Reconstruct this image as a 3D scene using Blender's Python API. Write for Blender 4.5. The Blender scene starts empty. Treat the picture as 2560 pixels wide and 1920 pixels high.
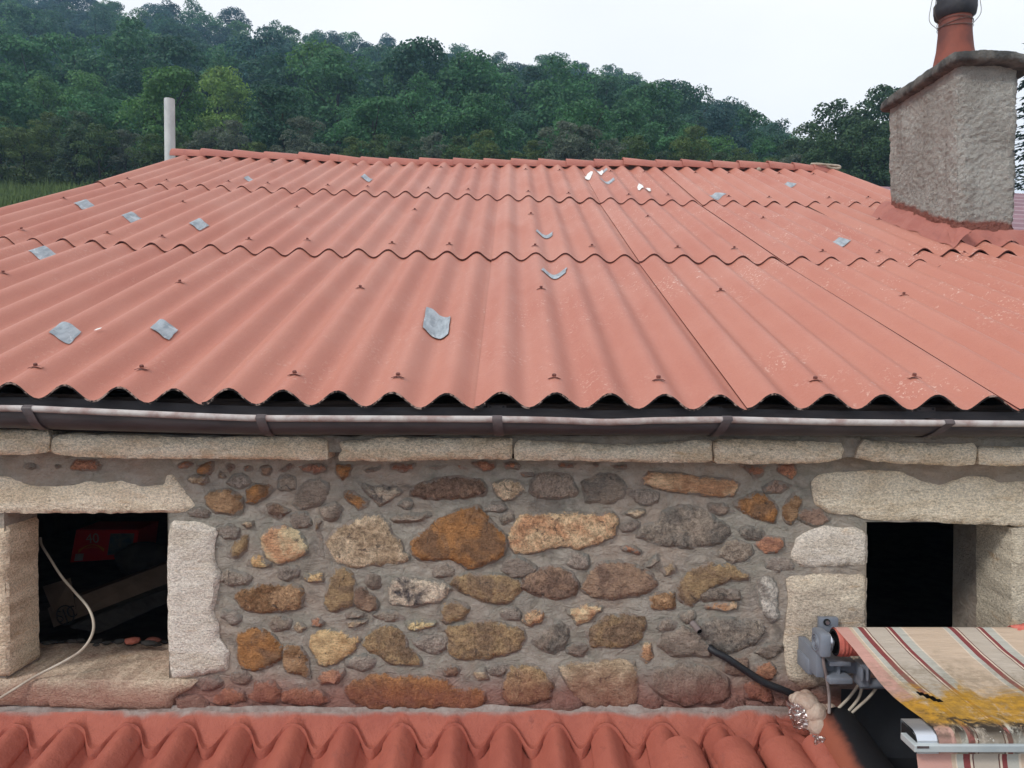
import bpy, bmesh, math, random
import numpy as np
from mathutils import Vector, noise as mnoise
from mathutils.geometry import delaunay_2d_cdt
R = math.radians
random.seed(7)
RNG = np.random.default_rng(7)
scn = bpy.context.scene
COL = scn.collection
CZ = 5.0                      # eye height above the yard

# ------------------------------------------------------------------ camera
F = 1900.0; PITCH = math.atan(40.0 / F)
cam = bpy.data.cameras.new('camera'); cam.sensor_width = 36.0; cam.lens = 36.0 * F / 2560.0
cam.clip_start = 0.05; cam.clip_end = 3000
camo = bpy.data.objects.new('camera', cam); COL.objects.link(camo)
camo.location = (0, 0, CZ); camo.rotation_euler = (R(90) - PITCH, 0, 0)
scn.camera = camo

# ------------------------------------------------------------------ light: overcast day
SUN_EL, SUN_AZ = R(39), R(230)          # azimuth measured from +Y towards +X
w = bpy.data.worlds.new('World'); scn.world = w; w.use_nodes = True
nt = w.node_tree; nt.nodes.clear()
out = nt.nodes.new('ShaderNodeOutputWorld'); mixs = nt.nodes.new('ShaderNodeMixShader')
b1 = nt.nodes.new('ShaderNodeBackground'); b2 = nt.nodes.new('ShaderNodeBackground')
sky = nt.nodes.new('ShaderNodeTexSky'); sky.sky_type = 'NISHITA'; sky.sun_disc = False
sky.sun_elevation = SUN_EL; sky.sun_rotation = SUN_AZ
b1.inputs[1].default_value = 0.10
tc = nt.nodes.new('ShaderNodeTexCoord'); ns = nt.nodes.new('ShaderNodeTexNoise')
ns.inputs['Scale'].default_value = 1.6; ns.inputs['Detail'].default_value = 4
mp = nt.nodes.new('ShaderNodeMapping'); mp.inputs['Scale'].default_value = (1, 1, 2.2)
cr = nt.nodes.new('ShaderNodeValToRGB')
cr.color_ramp.elements[0].position = 0.3; cr.color_ramp.elements[0].color = (0.875, 0.885, 0.90, 1)
cr.color_ramp.elements[1].position = 0.65; cr.color_ramp.elements[1].color = (1.0, .995, .985, 1)
nt.links.new(tc.outputs['Generated'], mp.inputs[0]); nt.links.new(mp.outputs[0], ns.inputs['Vector'])
nt.links.new(ns.outputs[0], cr.inputs[0]); nt.links.new(cr.outputs[0], b2.inputs[0]); b2.inputs[1].default_value = .93
nt.links.new(sky.outputs[0], b1.inputs[0])
mixs.inputs[0].default_value = 0.94
nt.links.new(b1.outputs[0], mixs.inputs[1]); nt.links.new(b2.outputs[0], mixs.inputs[2]); nt.links.new(mixs.outputs[0], out.inputs[0])

sl = bpy.data.lights.new('sun', 'SUN'); sl.energy = 1.5; sl.angle = R(11); sl.color = (1.0, 0.965, 0.92)
slo = bpy.data.objects.new('sun', sl); COL.objects.link(slo); slo.location = (-8, -10, 30)
sd = Vector((math.sin(SUN_AZ) * math.cos(SUN_EL), math.cos(SUN_AZ) * math.cos(SUN_EL), math.sin(SUN_EL)))
slo.rotation_euler = (-sd).to_track_quat('-Z', 'Y').to_euler()
scn.view_settings.view_transform = 'Standard'; scn.view_settings.look = 'None'
scn.view_settings.gamma = 1; scn.view_settings.exposure = 0.43; scn.view_settings.use_curve_mapping = False
scn.cycles.max_bounces = 6; scn.cycles.transparent_max_bounces = 8

# ------------------------------------------------------------------ helpers
def pt(px, py, Y):
    """photo pixel (2560x1920) -> point on the plane at distance Y; z is relative to the eye"""
    a = (px - 1280) / F; b = (960 - py) / F
    dy = math.cos(PITCH) + b * math.sin(PITCH); dz = -math.sin(PITCH) + b * math.cos(PITCH)
    k = Y / dy
    return (a * k, Y, dz * k)
CROP = {1: (0, 960), 2: (640, 960), 3: (1280, 960), 4: (1920, 960), 5: (0, 1440), 6: (640, 1440), 7: (1280, 1440), 8: (1920, 1440)}
def cpx(c, x, y):
    ox, oy = CROP[c]; return (x / 3.4563 + ox, y / 3.4563 + oy)
def cpt(c, x, y, Y):
    return pt(*cpx(c, x, y), Y)
def s2l(c):
    return tuple(((v / 255) / 12.92 if v / 255 <= 0.04045 else ((v / 255 + 0.055) / 1.055) ** 2.4) for v in c)
def srgb(r, g, b, k=1.0):
    l = s2l((r, g, b)); return (min(l[0] * k, .85), min(l[1] * k, .85), min(l[2] * k, .85), 1)
def fbm(x, y, z, o=4):
    v = 0; a = 1; t = 0
    for i in range(o):
        v += a * mnoise.noise((x, y, z)); t += a; a *= .5; x *= 2; y *= 2; z *= 2
    return v / t
def sstep(a, b, x):
    t = min(1, max(0, (x - a) / (b - a))); return t * t * (3 - 2 * t)

WL = {}
def wl(o): return WL.get(o.name, Vector((0, 0, 0)))
def thing(name, label, cat, loc=(0, 0, 0), group=None, parent=None):
    o = bpy.data.objects.new(name, None); COL.objects.link(o); o.empty_display_size = .1
    L = Vector((loc[0], loc[1], loc[2] + CZ)); o.location = L; WL[o.name] = L
    tag(o, label, cat, group); return o
def tag(o, label=None, cat=None, group=None, kind=None):
    if label: o['label'] = label
    if cat: o['category'] = cat
    if group: o['group'] = group
    if kind: o['kind'] = kind
    return o
def mk(name, verts, faces, mats, parent=None, smooth=None, midx=None, color=None, tint2=None, label=None):
    v = np.asarray(verts, dtype=np.float64).reshape(-1, 3).copy(); v[:, 2] += CZ
    c = (v.min(0) + v.max(0)) / 2; v -= c
    me = bpy.data.meshes.new(name); me.from_pydata(v.tolist(), [], [list(f) for f in faces])
    if not isinstance(mats, (list, tuple)): mats = [mats]
    for m in mats: me.materials.append(m)
    if midx is not None: me.polygons.foreach_set('material_index', midx)
    me.update()
    if smooth is not None:
        me.shade_smooth()
        if smooth < 180: me.set_sharp_from_angle(angle=R(smooth))
    o = bpy.data.objects.new(name, me); COL.objects.link(o)
    L = Vector(c)
    if parent is not None: o.parent = parent; o.location = L - wl(parent)
    else: o.location = L
    WL[o.name] = L
    if color is not None: o.color = color
    if tint2 is not None: o['tint2'] = [float(q) for q in tint2[:3]]
    if label: o['label'] = label
    return o
class MB:
    def __init__(s): s.v = []; s.f = []; s.m = []
    def add(s, v, f, m=0):
        n = len(s.v); s.v += [tuple(q) for q in v]; s.f += [tuple(i + n for i in q) for q in f]; s.m += [m] * len(f)
    def box(s, x0, x1, y0, y1, z0, z1, m=0, bev=0):
        if bev <= 0:
            v = [(x, y, z) for z in (z0, z1) for y in (y0, y1) for x in (x0, x1)]
            s.add(v, [(0, 2, 3, 1), (4, 5, 7, 6), (0, 1, 5, 4), (2, 6, 7, 3), (0, 4, 6, 2), (1, 3, 7, 5)], m)
        else:
            b = bmesh.new(); bmesh.ops.create_cube(b, size=1)
            for q in b.verts: q.co = Vector(((x0 + x1) / 2 + q.co.x * (x1 - x0), (y0 + y1) / 2 + q.co.y * (y1 - y0), (z0 + z1) / 2 + q.co.z * (z1 - z0)))
            bmesh.ops.bevel(b, geom=b.edges[:], offset=bev, segments=2, affect='EDGES', profile=.5)
            b.verts.index_update(); s.add([q.co[:] for q in b.verts], [[q.index for q in f.verts] for f in b.faces], m); b.free()
    def obox(s, c, ux, uy, uz, m=0):
        c = Vector(c); ux = Vector(ux); uy = Vector(uy); uz = Vector(uz)
        v = [c + ux * i + uy * j + uz * k for k in (-1, 1) for j in (-1, 1) for i in (-1, 1)]
        s.add(v, [(0, 2, 3, 1), (4, 5, 7, 6), (0, 1, 5, 4), (2, 6, 7, 3), (0, 4, 6, 2), (1, 3, 7, 5)], m)
    def tube(s, path, rad, seg=10, m=0, cap=True):
        P = [Vector(p) for p in path]; n = len(P)
        rr = rad if isinstance(rad, (list, tuple)) else [rad] * n
        vs = []; up = None
        for i in range(n):
            t = (P[min(i + 1, n - 1)] - P[max(i - 1, 0)]).normalized()
            if up is None: up = Vector((0, 0, 1)) if abs(t.z) < .9 else Vector((1, 0, 0))
            a = t.cross(up).normalized(); b = a.cross(t).normalized(); up = b
            for k in range(seg):
                g = 2 * math.pi * k / seg; vs.append(P[i] + (a * math.cos(g) + b * math.sin(g)) * rr[i])
        fs = [(i * seg + k, i * seg + (k + 1) % seg, (i + 1) * seg + (k + 1) % seg, (i + 1) * seg + k) for i in range(n - 1) for k in range(seg)]
        if cap: fs += [tuple(range(seg))[::-1], tuple((n - 1) * seg + k for k in range(seg))]
        s.add(vs, fs, m)
    def lathe(s, c, prof, seg=24, m=0, axis='z'):
        vs = []
        for (r, h) in prof:
            for k in range(seg):
                g = 2 * math.pi * k / seg
                if axis == 'z': vs.append((c[0] + r * math.cos(g), c[1] + r * math.sin(g), c[2] + h))
                elif axis == 'x': vs.append((c[0] + h, c[1] + r * math.cos(g), c[2] + r * math.sin(g)))
                else: vs.append((c[0] + r * math.cos(g), c[1] + h, c[2] + r * math.sin(g)))
        n = len(prof)
        fs = [(i * seg + k, i * seg + (k + 1) % seg, (i + 1) * seg + (k + 1) % seg, (i + 1) * seg + k) for i in range(n - 1) for k in range(seg)]
        s.add(vs, fs, m)
    def grid(s, fn, nu, nv, m=0):
        vs = [fn(i / nu, j / nv) for j in range(nv + 1) for i in range(nu + 1)]
        fs = [(j * (nu + 1) + i, j * (nu + 1) + i + 1, (j + 1) * (nu + 1) + i + 1, (j + 1) * (nu + 1) + i) for j in range(nv) for i in range(nu)]
        s.add(vs, fs, m)
    def build(s, name, mats, parent=None, smooth=None, **k):
        return mk(name, s.v, s.f, mats, parent, smooth, s.m, **k)
def cat_rom(pts, n=6):
    P = [Vector(p) for p in pts]; P = [P[0] * 2 - P[1]] + P + [P[-1] * 2 - P[-2]]; o = []
    for i in range(1, len(P) - 2):
        for k in range(n):
            t = k / n; a, b, c, d = P[i - 1], P[i], P[i + 1], P[i + 2]
            o.append(.5 * ((2 * b) + (c - a) * t + (2 * a - 5 * b + 4 * c - d) * t * t + (3 * b - a - 3 * c + d) * t ** 3))
    o.append(P[-2]); return o

# ------------------------------------------------------------------ materials
class MT:
    def __init__(s, name, rough=.8, spec=.3, metal=0):
        s.m = bpy.data.materials.new(name); s.m.use_nodes = True; s.t = s.m.node_tree
        s.b = s.t.nodes['Principled BSDF']; s.b.inputs['Roughness'].default_value = rough
        s.b.inputs['Specular IOR Level'].default_value = spec; s.b.inputs['Metallic'].default_value = metal
    def n(s, ty, **k):
        q = s.t.nodes.new('ShaderNode' + ty)
        for a, v in k.items(): setattr(q, a, v)
        return q
    def lk(s, a, b): s.t.links.new(a, b)
    def setin(s, sock, v):
        if hasattr(v, 'is_linked') or hasattr(v, 'links'): s.lk(v, sock)
        else: sock.default_value = v
    def objco(s, rnd=True):
        t = s.n('TexCoord').outputs['Object']
        if not rnd: return t
        oi = s.n('ObjectInfo'); mu = s.n('Math', operation='MULTIPLY'); s.lk(oi.outputs['Random'], mu.inputs[0]); mu.inputs[1].default_value = 57.3
        a = s.n('VectorMath', operation='ADD'); s.lk(t, a.inputs[0]); s.lk(mu.outputs[0], a.inputs[1]); return a.outputs[0]
    def pos(s): return s.n('NewGeometry').outputs['Position']
    def map(s, v, scale=(1, 1, 1), rot=(0, 0, 0)):
        q = s.n('Mapping'); s.lk(v, q.inputs[0]); q.inputs['Scale'].default_value = scale; q.inputs['Rotation'].default_value = rot; return q.outputs[0]
    def noise(s, v, scale, det=4, rough=.55, dist=0):
        q = s.n('TexNoise'); s.lk(v, q.inputs['Vector']); q.inputs['Scale'].default_value = scale
        q.inputs['Detail'].default_value = det; q.inputs['Roughness'].default_value = rough; q.inputs['Distortion'].default_value = dist; return q.outputs[0]
    def voro(s, v, scale, feat='F1'):
        q = s.n('TexVoronoi', feature=feat); s.lk(v, q.inputs['Vector']); q.inputs['Scale'].default_value = scale; return q.outputs[0]
    def ramp(s, f, a, b, lo=0.0, hi=1.0):
        q = s.n('MapRange'); q.interpolation_type = 'SMOOTHSTEP'; s.lk(f, q.inputs[0])
        for i, v in enumerate((a, b, lo, hi)): q.inputs[i + 1].default_value = v
        return q.outputs[0]
    def mix(s, f, a, b, mode='MIX'):
        q = s.n('Mix', data_type='RGBA', blend_type=mode); s.setin(q.inputs[0], f); s.setin(q.inputs[6], a); s.setin(q.inputs[7], b); return q.outputs[2]
    def math(s, op, a, b=0.0):
        q = s.n('Math', operation=op); s.setin(q.inputs[0], a); s.setin(q.inputs[1], b); return q.outputs[0]
    def xyz(s, v):
        q = s.n('SeparateXYZ'); s.lk(v, q.inputs[0]); return q.outputs
    def color(s, c): s.setin(s.b.inputs['Base Color'], c)
    def rough(s, r): s.setin(s.b.inputs['Roughness'], r)
    def bump(s, h, dist=.01, strength=1.0):
        q = s.n('Bump'); q.inputs['Distance'].default_value = dist; q.inputs['Strength'].default_value = strength; s.lk(h, q.inputs['Height'])
        prev = s.b.inputs['Normal'].links
        if prev: s.lk(prev[0].from_socket, q.inputs['Normal'])
        s.lk(q.outputs[0], s.b.inputs['Normal'])

def overspray(M, col, top=CZ - 1.055, soft=.10, pos=None):
    """red roof paint that has been splashed on the foot of the wall"""
    p = pos or M.pos(); z = M.xyz(p)[2]
    nz = M.noise(p, 7, 5, .65)
    e = M.math('ADD', z, M.math('MULTIPLY', M.math('SUBTRACT', nz, .5), .16))
    f = M.ramp(e, top - soft, top + .03, .66, 0.0)
    return M.mix(f, col, srgb(150, 84, 72, .95))

def mat_stone():
    M = MT('field_stone', .85, .25); v = M.objco(); p = M.pos()
    oi = M.n('ObjectInfo'); at = M.n('Attribute', attribute_type='OBJECT', attribute_name='tint2')
    n1 = M.noise(v, 11, 5, .6, .6); n2 = M.noise(v, 70, 4, .7); n3 = M.noise(v, 190, 2, .6); n4 = M.noise(v, 22, 5, .7, 1.2)
    c = M.mix(M.ramp(n1, .4, .62), oi.outputs['Color'], at.outputs['Color'])
    rnd = oi.outputs['Random']
    lay = M.noise(M.map(v, (1, 1, 4.5), (0, .25, 0)), 44, 5, .8, .5)
    sp = M.math('ADD', M.ramp(n2, .3, .72, .62, 1.34), M.ramp(n3, .3, .7, -.2, .2))
    sp2 = M.math('ADD', M.ramp(lay, .3, .7, .66, 1.3), M.ramp(n3, .3, .7, -.10, .10))
    c = M.mix(1.0, c, M.mix(M.ramp(rnd, .35, .55), sp, sp2), 'MULTIPLY')
    c = M.mix(M.math('MULTIPLY', M.ramp(M.noise(v, 14, 4, .6, .9), .52, .66), .55), c, M.mix(1.0, c, (.72, .70, .70, 1), 'MULTIPLY'))
    c = M.mix(M.ramp(n4, .60, .68, 0, .72), c, (.055, .05, .05, 1))
    c = M.mix(M.ramp(M.noise(v, 33, 4, .7), .66, .74, 0, .5), c, srgb(205, 190, 165))
    ed = M.n('Attribute', attribute_type='GEOMETRY', attribute_name='edge').outputs['Fac']
    em = M.math('ADD', ed, M.math('MULTIPLY', M.math('SUBTRACT', M.noise(v, 34, 5, .7, .8), .5), .050))
    mort = M.mix(M.ramp(n1, .35, .65), srgb(142, 139, 131, 1.05), srgb(160, 146, 136, 1.05))
    c = M.mix(M.ramp(em, .003, .010, .92, 0), c, mort)
    c = overspray(M, c, pos=p); M.color(c)
    M.bump(M.noise(v, 26, 6, .75, .5), .03, 1.0); M.bump(n2, .009, 1.0); M.bump(n3, .0025, .6)
    return M.m
def mat_dressed():
    M = MT('dressed_granite', .85, .25); v = M.objco(); p = M.pos()
    oi = M.n('ObjectInfo'); at = M.n('Attribute', attribute_type='OBJECT', attribute_name='tint2')
    vs = M.map(v, (1, 1, 3.2))
    n1 = M.noise(vs, 5, 5, .6, .4); n2 = M.noise(M.map(v, (1, 1, 1.7)), 110, 3, .7); n3 = M.noise(v, 260, 2, .6)
    c = M.mix(M.ramp(n1, .38, .66), oi.outputs['Color'], at.outputs['Color'])
    sp = M.math('ADD', M.ramp(n2, .3, .7, .68, 1.25), M.ramp(n3, .3, .7, -.16, .16))
    c = M.mix(1.0, c, sp, 'MULTIPLY')
    c = M.mix(M.ramp(M.noise(vs, 13, 5, .7, .8), .61, .74, 0, .62), c, srgb(96, 78, 58))
    c = M.mix(M.ramp(M.noise(vs, 8, 4, .6, .5), .60, .74, 0, .4), c, srgb(190, 148, 100))
    c = overspray(M, c, pos=p); M.color(c)
    M.bump(M.noise(M.map(v, (1, 1, 1.8)), 34, 5, .65), .012, .9); M.bump(n2, .005, .9); M.bump(n3, .002, .5)
    return M.m
def mat_mortar():
    M = MT('trowelled_mortar', .9, .2); p = M.pos()
    n1 = M.noise(p, 3.2, 5, .6, .6); n2 = M.noise(p, 14, 6, .65, 1.0); n3 = M.noise(p, 120, 3, .6)
    c = M.mix(M.ramp(n1, .36, .64), srgb(146, 142, 131, 1.08), srgb(163, 147, 133, 1.08))
    c = M.mix(M.ramp(n2, .35, .7, 0, .75), c, srgb(172, 163, 153, 1.08))
    c = M.mix(M.ramp(M.noise(p, 7, 6, .7, .8), .52, .72, 0, .65), c, srgb(100, 93, 87))
    c = M.mix(M.ramp(n3, .3, .75, .0, .18), c, srgb(90, 82, 76))
    c = overspray(M, c, pos=p); M.color(c)
    M.bump(M.noise(M.map(p, (1, 1, 1.8)), 16, 6, .7, 1.2), .022, .9); M.bump(n2, .01, .6); M.bump(n3, .003, .7)
    return M.m
ROOF_A = (.445, .178, .127, 1); ROOF_B = (.375, .128, .093, 1)
def mat_roof():
    M = MT('painted_fibre_cement', .55, .3); p = M.pos(); v = M.objco()
    oi = M.n('ObjectInfo')
    n1 = M.noise(M.map(p, (2.2, .7, 1)), 1.5, 5, .6, .3); n2 = M.noise(p, 16, 5, .65); n3 = M.noise(p, 150, 3, .6)
    c = M.mix(M.ramp(n1, .30, .75, .1, .75), ROOF_A, ROOF_B)
    c = M.mix(M.math('MULTIPLY', oi.outputs['Random'], .28), c, (.49, .205, .138, 1))
    c = M.mix(M.ramp(n2, .52, .76, 0, .25), c, (.35, .118, .090, 1))
    c = M.mix(M.ramp(n3, .3, .72, .0, .16), c, (.53, .25, .19, 1))
    # worn paint: sparse pale flecks gathered in patches
    x = M.xyz(p)[0]
    zone = M.math('MULTIPLY', M.ramp(M.noise(p, 1.1, 3, .6), .42, .62), M.ramp(x, -.6, 1.6, .25, 1.0))
    fl = M.math('MULTIPLY', M.ramp(M.noise(M.map(p, (1.0, .8, 1)), 75, 3, .65, .6), .575, .63), zone)
    fl = M.math('MULTIPLY', fl, M.ramp(M.noise(p, 8, 3, .6), .46, .58))
    c = M.mix(M.math('MULTIPLY', fl, .62), c, srgb(228, 208, 194))
    # dirt washed down the sheets
    st = M.ramp(M.noise(M.map(p, (14, .9, 1)), 1.0, 4, .6), .62, .80, 0, .10)
    c = M.mix(st, c, srgb(122, 78, 68)); M.color(c)
    M.rough(M.ramp(n1, .3, .7, .48, .62))
    M.bump(n2, .004, .5); M.bump(n3, .0016, .6)
    return M.m
def mat_edge():
    M = MT('sheet_edge', .9, .2); p = M.pos()
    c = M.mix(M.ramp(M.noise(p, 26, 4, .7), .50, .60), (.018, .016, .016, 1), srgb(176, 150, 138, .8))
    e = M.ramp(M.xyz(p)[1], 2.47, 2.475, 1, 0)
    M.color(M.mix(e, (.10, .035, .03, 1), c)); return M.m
def mat_redtile(name='red_painted_tile', a=(.40, .118, .080, 1), b=(.33, .090, .063, 1)):
    M = MT(name, .6, .3); p = M.pos(); oi = M.n('ObjectInfo')
    n1 = M.noise(p, 4, 5, .6, .4); n2 = M.noise(p, 24, 5, .7); n3 = M.noise(p, 140, 2, .6)
    c = M.mix(M.ramp(n1, .35, .68), a, b)
    c = M.mix(M.math('MULTIPLY', oi.outputs['Random'], .35), c, (.40, .12, .085, 1))
    c = M.mix(M.ramp(n2, .6, .74, 0, .45), c, (.16, .05, .045, 1))
    c = M.mix(M.ramp(M.noise(p, 60, 3, .6), .72, .78, 0, .5), c, srgb(190, 150, 140))
    c = M.mix(M.ramp(M.noise(p, 7, 5, .7, 1.0), .58, .70, 0, .4), c, (.20, .075, .062, 1)); M.color(c); M.bump(M.noise(p, 11, 4, .6), .008, .7); M.bump(n2, .006, .8); M.bump(n3, .0015, .5); return M.m
def mat_plain(name, a, b=None, rough=.6, spec=.4, metal=0, sc=12, bump=.002, stretch=(1, 1, 1)):
    M = MT(name, rough, spec, metal); v = M.map(M.pos(), stretch)
    n = M.noise(v, sc, 5, .65, .3)
    b = b or tuple(q * .7 for q in a[:3]) + (1,)
    M.color(M.mix(M.ramp(n, .35, .68), a, b))
    if bump: M.bump(M.noise(v, sc * 4, 4, .6), bump, .8)
    return M.m
def mat_wood():
    M = MT('weathered_timber', .9, .2); v = M.map(M.pos(), (1.5, 14, 30))
    n = M.noise(v, 2.5, 6, .7, .5)
    M.color(M.mix(M.ramp(n, .35, .65), (.028, .021, .019, 1), (.085, .062, .052, 1))); M.bump(n, .012, 1); return M.m
def mat_render():
    M = MT('roughcast_render', .95, .15); p = M.pos(); o = M.xyz(p)
    n1 = M.noise(p, 2.6, 5, .6, .4); n2 = M.noise(p, 44, 5, .75, .1); n3 = M.noise(p, 120, 4, .7)
    c = M.mix(M.ramp(n1, .36, .64), srgb(210, 208, 200), srgb(186, 182, 174))
    c = M.mix(M.ramp(n2, .42, .7, 0, .55), c, srgb(214, 208, 198))
    c = M.mix(M.ramp(M.noise(p, 55, 5, .75, .4), .56, .74, 0, .7), c, srgb(110, 101, 94))
    c = M.mix(M.ramp(M.noise(M.map(p, (5, 5, .8)), 1.2, 4, .6), .56, .74, 0, .55), c, srgb(136, 122, 114))
    # red paint dabbed round the foot, following the slope of the roof
    e = M.math('SUBTRACT', M.math('SUBTRACT', o[2], CZ), M.math('MULTIPLY', M.math('SUBTRACT', o[1], 5.14), .39))
    e = M.math('ADD', e, M.math('MULTIPLY', M.math('SUBTRACT', M.noise(p, 9, 4, .6), .5), .10))
    c = M.mix(M.ramp(e, .965, 1.0, .92, 0), c, ROOF_B)
    M.color(c); M.bump(n2, .04, 1); M.bump(n3, .02, 1); return M.m
def mat_leaf(name, trans=.38):
    M = MT(name, .6, .25); v = M.objco(False); oi = M.n('ObjectInfo')
    n = M.noise(v, .55, 3, .6); n2 = M.noise(v, 3.1, 2, .6)
    f = M.math('MULTIPLY', M.ramp(n, .34, .66, .70, 1.28), M.ramp(n2, .3, .7, .80, 1.2))
    c = M.mix(1.0, oi.outputs['Color'], f, 'MULTIPLY'); M.color(c)
    tr = M.n('BsdfTranslucent'); M.lk(c, tr.inputs[0]); ms = M.n('MixShader'); ms.inputs[0].default_value = trans
    M.lk(M.b.outputs[0], ms.inputs[1]); M.lk(tr.outputs[0], ms.inputs[2]); M.lk(ms.outputs[0], M.t.nodes['Material Output'].inputs[0]); return M.m
def mat_fabric(clean=False):
    """awning cloth: woven stripes run with x, counted from the cloth's own left edge"""
    M = MT('striped_awning_cloth', .85, .15); p = M.pos(); o = M.xyz(p)
    u = M.math('SUBTRACT', o[0], 1.118)
    per = .293
    fr = M.math('FRACT', M.math('DIVIDE', u, per))
    q = M.n('ValToRGB'); q.color_ramp.interpolation = 'CONSTANT'; M.lk(fr, q.inputs[0])
    mar = srgb(134, 70, 70); thin = srgb(104, 70, 66); bei = srgb(190, 178, 164, .95); teal = srgb(184, 182, 172, .98); pea = srgb(202, 180, 158, .95); whi = srgb(206, 190, 172, 1.1)
    st = [(0, mar), (.056, whi), (.078, thin), (.088, bei), (.3, thin), (.310, whi), (.330, mar), (.374, teal), (.47, whi), (.49, pea), (.93, whi), (.945, teal)]
    el = q.color_ramp.elements
    while len(el) < len(st): el.new(.5)
    for e, (a, c) in zip(el, st): e.position = a; e.color = c
    c = q.outputs[0]
    c = M.mix(M.ramp(u, -.03, -.029, 1, 0), c, srgb(202, 156, 144, .95))
    y = o[1]
    n1 = M.noise(p, 9, 6, .7, .5); n2 = M.noise(p, 40, 5, .75); n3 = M.noise(p, 16, 5, .7, 1.0)
    e = M.math('ADD', y, M.math('MULTIPLY', M.math('SUBTRACT', n1, .5), .42))
    grime = M.math('MULTIPLY', M.ramp(e, 2.15, 2.30, 1, 0), M.ramp(n2, .35, .62, .15, .55))
    if clean:
        M.color(c); M.bump(n2, .003, .6); return M.m
    c = M.mix(grime, c, srgb(120, 108, 88))
    lich = M.math('MULTIPLY', M.ramp(e, 2.03, 2.13, 1, 0), M.ramp(n3, .33, .46, .4, 1))
    lich = M.math('MULTIPLY', lich, M.ramp(y, 1.86, 1.90))
    c = M.mix(M.math('MULTIPLY', lich, .92), c, M.mix(M.ramp(n2, .35, .65), srgb(184, 136, 32), srgb(146, 110, 42)))
    blk = M.math('MULTIPLY', M.math('MULTIPLY', M.ramp(y, 1.83, 1.86), M.ramp(e, 1.86, 1.93, 1, 0)), M.ramp(n3, .4, .52))
    c = M.mix(blk, c, srgb(58, 50, 42))
    spk = M.math('MULTIPLY', M.ramp(y, 1.84, 2.02, 1, 0), M.ramp(M.noise(p, 62, 2, .5), .70, .73))
    c = M.mix(M.math('MULTIPLY', spk, .8), c, srgb(190, 186, 176))
    M.color(c); M.bump(n2, .003, .6); M.bump(M.noise(M.map(p, (2, 8, 2)), 4, 3, .5), .012, .5); return M.m
def mat_sooty():
    M = MT('charred_tile', .7, .25); p = M.pos(); o = M.xyz(p)
    n = M.noise(p, 10, 5, .65, .4)
    e = M.math('ADD', M.math('SUBTRACT', o[0], M.math('MULTIPLY', M.math('SUBTRACT', 2.42, o[1]), .05)), M.math('MULTIPLY', M.math('SUBTRACT', n, .5), .05))
    c = M.mix(M.ramp(e, 1.01, 1.05), srgb(150, 86, 66), (.012, .012, .014, 1))
    c = M.mix(M.ramp(M.noise(M.map(p, (12, 2, 3)), 4, 4, .6), .70, .75, 0, .6), c, srgb(150, 145, 140))
    M.color(c); M.bump(n, .005, .6); return M.m

m_stone = mat_stone(); m_dressed = mat_dressed(); m_mortar = mat_mortar(); m_roof = mat_roof(); m_edge = mat_edge()
m_tile = mat_redtile(); m_wood = mat_wood(); m_render = mat_render(); m_leaf = mat_leaf('leaf')
m_ridge = mat_redtile('ridge_tile_paint', (.42, .165, .125, 1), (.35, .125, .098, 1))
m_flash = mat_redtile('flashing_paint', (.38, .148, .115, 1), (.33, .115, .09, 1))
def mat_skirt():
    M = MT('painted_mortar', .75, .25); p = M.pos()
    n1 = M.noise(p, 4, 5, .6, .4); n2 = M.noise(p, 24, 5, .7); n3 = M.noise(p, 140, 2, .6)
    c = M.mix(M.ramp(n1, .35, .68), (.40, .122, .083, 1), (.33, .092, .065, 1))
    c = M.mix(M.ramp(n2, .56, .72, 0, .5), c, (.17, .055, .048, 1))
    g = M.mix(M.ramp(n2, .35, .65), srgb(158, 145, 138), srgb(134, 116, 109))
    e = M.math('ADD', M.xyz(p)[1], M.math('ADD', M.math('MULTIPLY', M.math('SUBTRACT', n1, .5), .05), M.math('MULTIPLY', M.math('SUBTRACT', M.noise(p, 1.7, 3, .6), .5), .06)))
    c = M.mix(M.ramp(e, 2.575, 2.592), c, g)
    M.color(c); M.bump(M.noise(p, 12, 5, .65, .6), .012, .8); M.bump(n2, .005, .8); M.bump(n3, .0015, .5); return M.m
m_skirt = mat_skirt()
m_gut = mat_plain('gutter_body', (.058, .047, .049, 1), (.034, .029, .032, 1), .5, .4, 0, 6, .002, (1, 1, 3))
m_bead = mat_plain('gutter_bead', srgb(196, 188, 184, .85), srgb(156, 132, 126, .85), .55, .4, 0, 14, .001, (1, 1, 1))
m_bracket = mat_plain('gutter_strap', srgb(88, 76, 76), srgb(64, 56, 58), .5, .4)
def mat_tape():
    M = MT('aluminium_tape', .5, .4, .3); p = M.pos(); v = M.objco()
    n = M.noise(v, 16, 5, .7, .8); n2 = M.noise(M.map(v, (5, 1, 1)), 9, 4, .6)
    c = M.mix(M.ramp(n2, .35, .65), srgb(170, 178, 184), srgb(136, 145, 152)); c = M.mix(M.ramp(n, .56, .66, 0, .6), c, srgb(204, 210, 214)); c = M.mix(M.ramp(M.noise(v, 30, 5, .7), .60, .74, 0, .7), c, srgb(112, 84, 78))
    M.color(c); M.rough(M.ramp(n, .3, .7, .4, .65)); M.bump(n, .002, .5); return M.m
m_zinc = mat_tape()
m_unused = mat_plain('aluminium_tape', srgb(182, 192, 200), srgb(150, 160, 168), .42, .5, .55, 26, .0008)
m_white = mat_plain('white_dropping', (.82, .81, .78, 1), (.7, .68, .64, 1))
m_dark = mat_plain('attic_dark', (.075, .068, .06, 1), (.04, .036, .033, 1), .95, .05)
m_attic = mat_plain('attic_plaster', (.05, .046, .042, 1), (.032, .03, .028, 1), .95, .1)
m_pipe = mat_plain('white_pipe', srgb(196, 198, 196), srgb(166, 170, 170), .5, .4, 0, 5, 0, (1, 1, .4))
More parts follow.
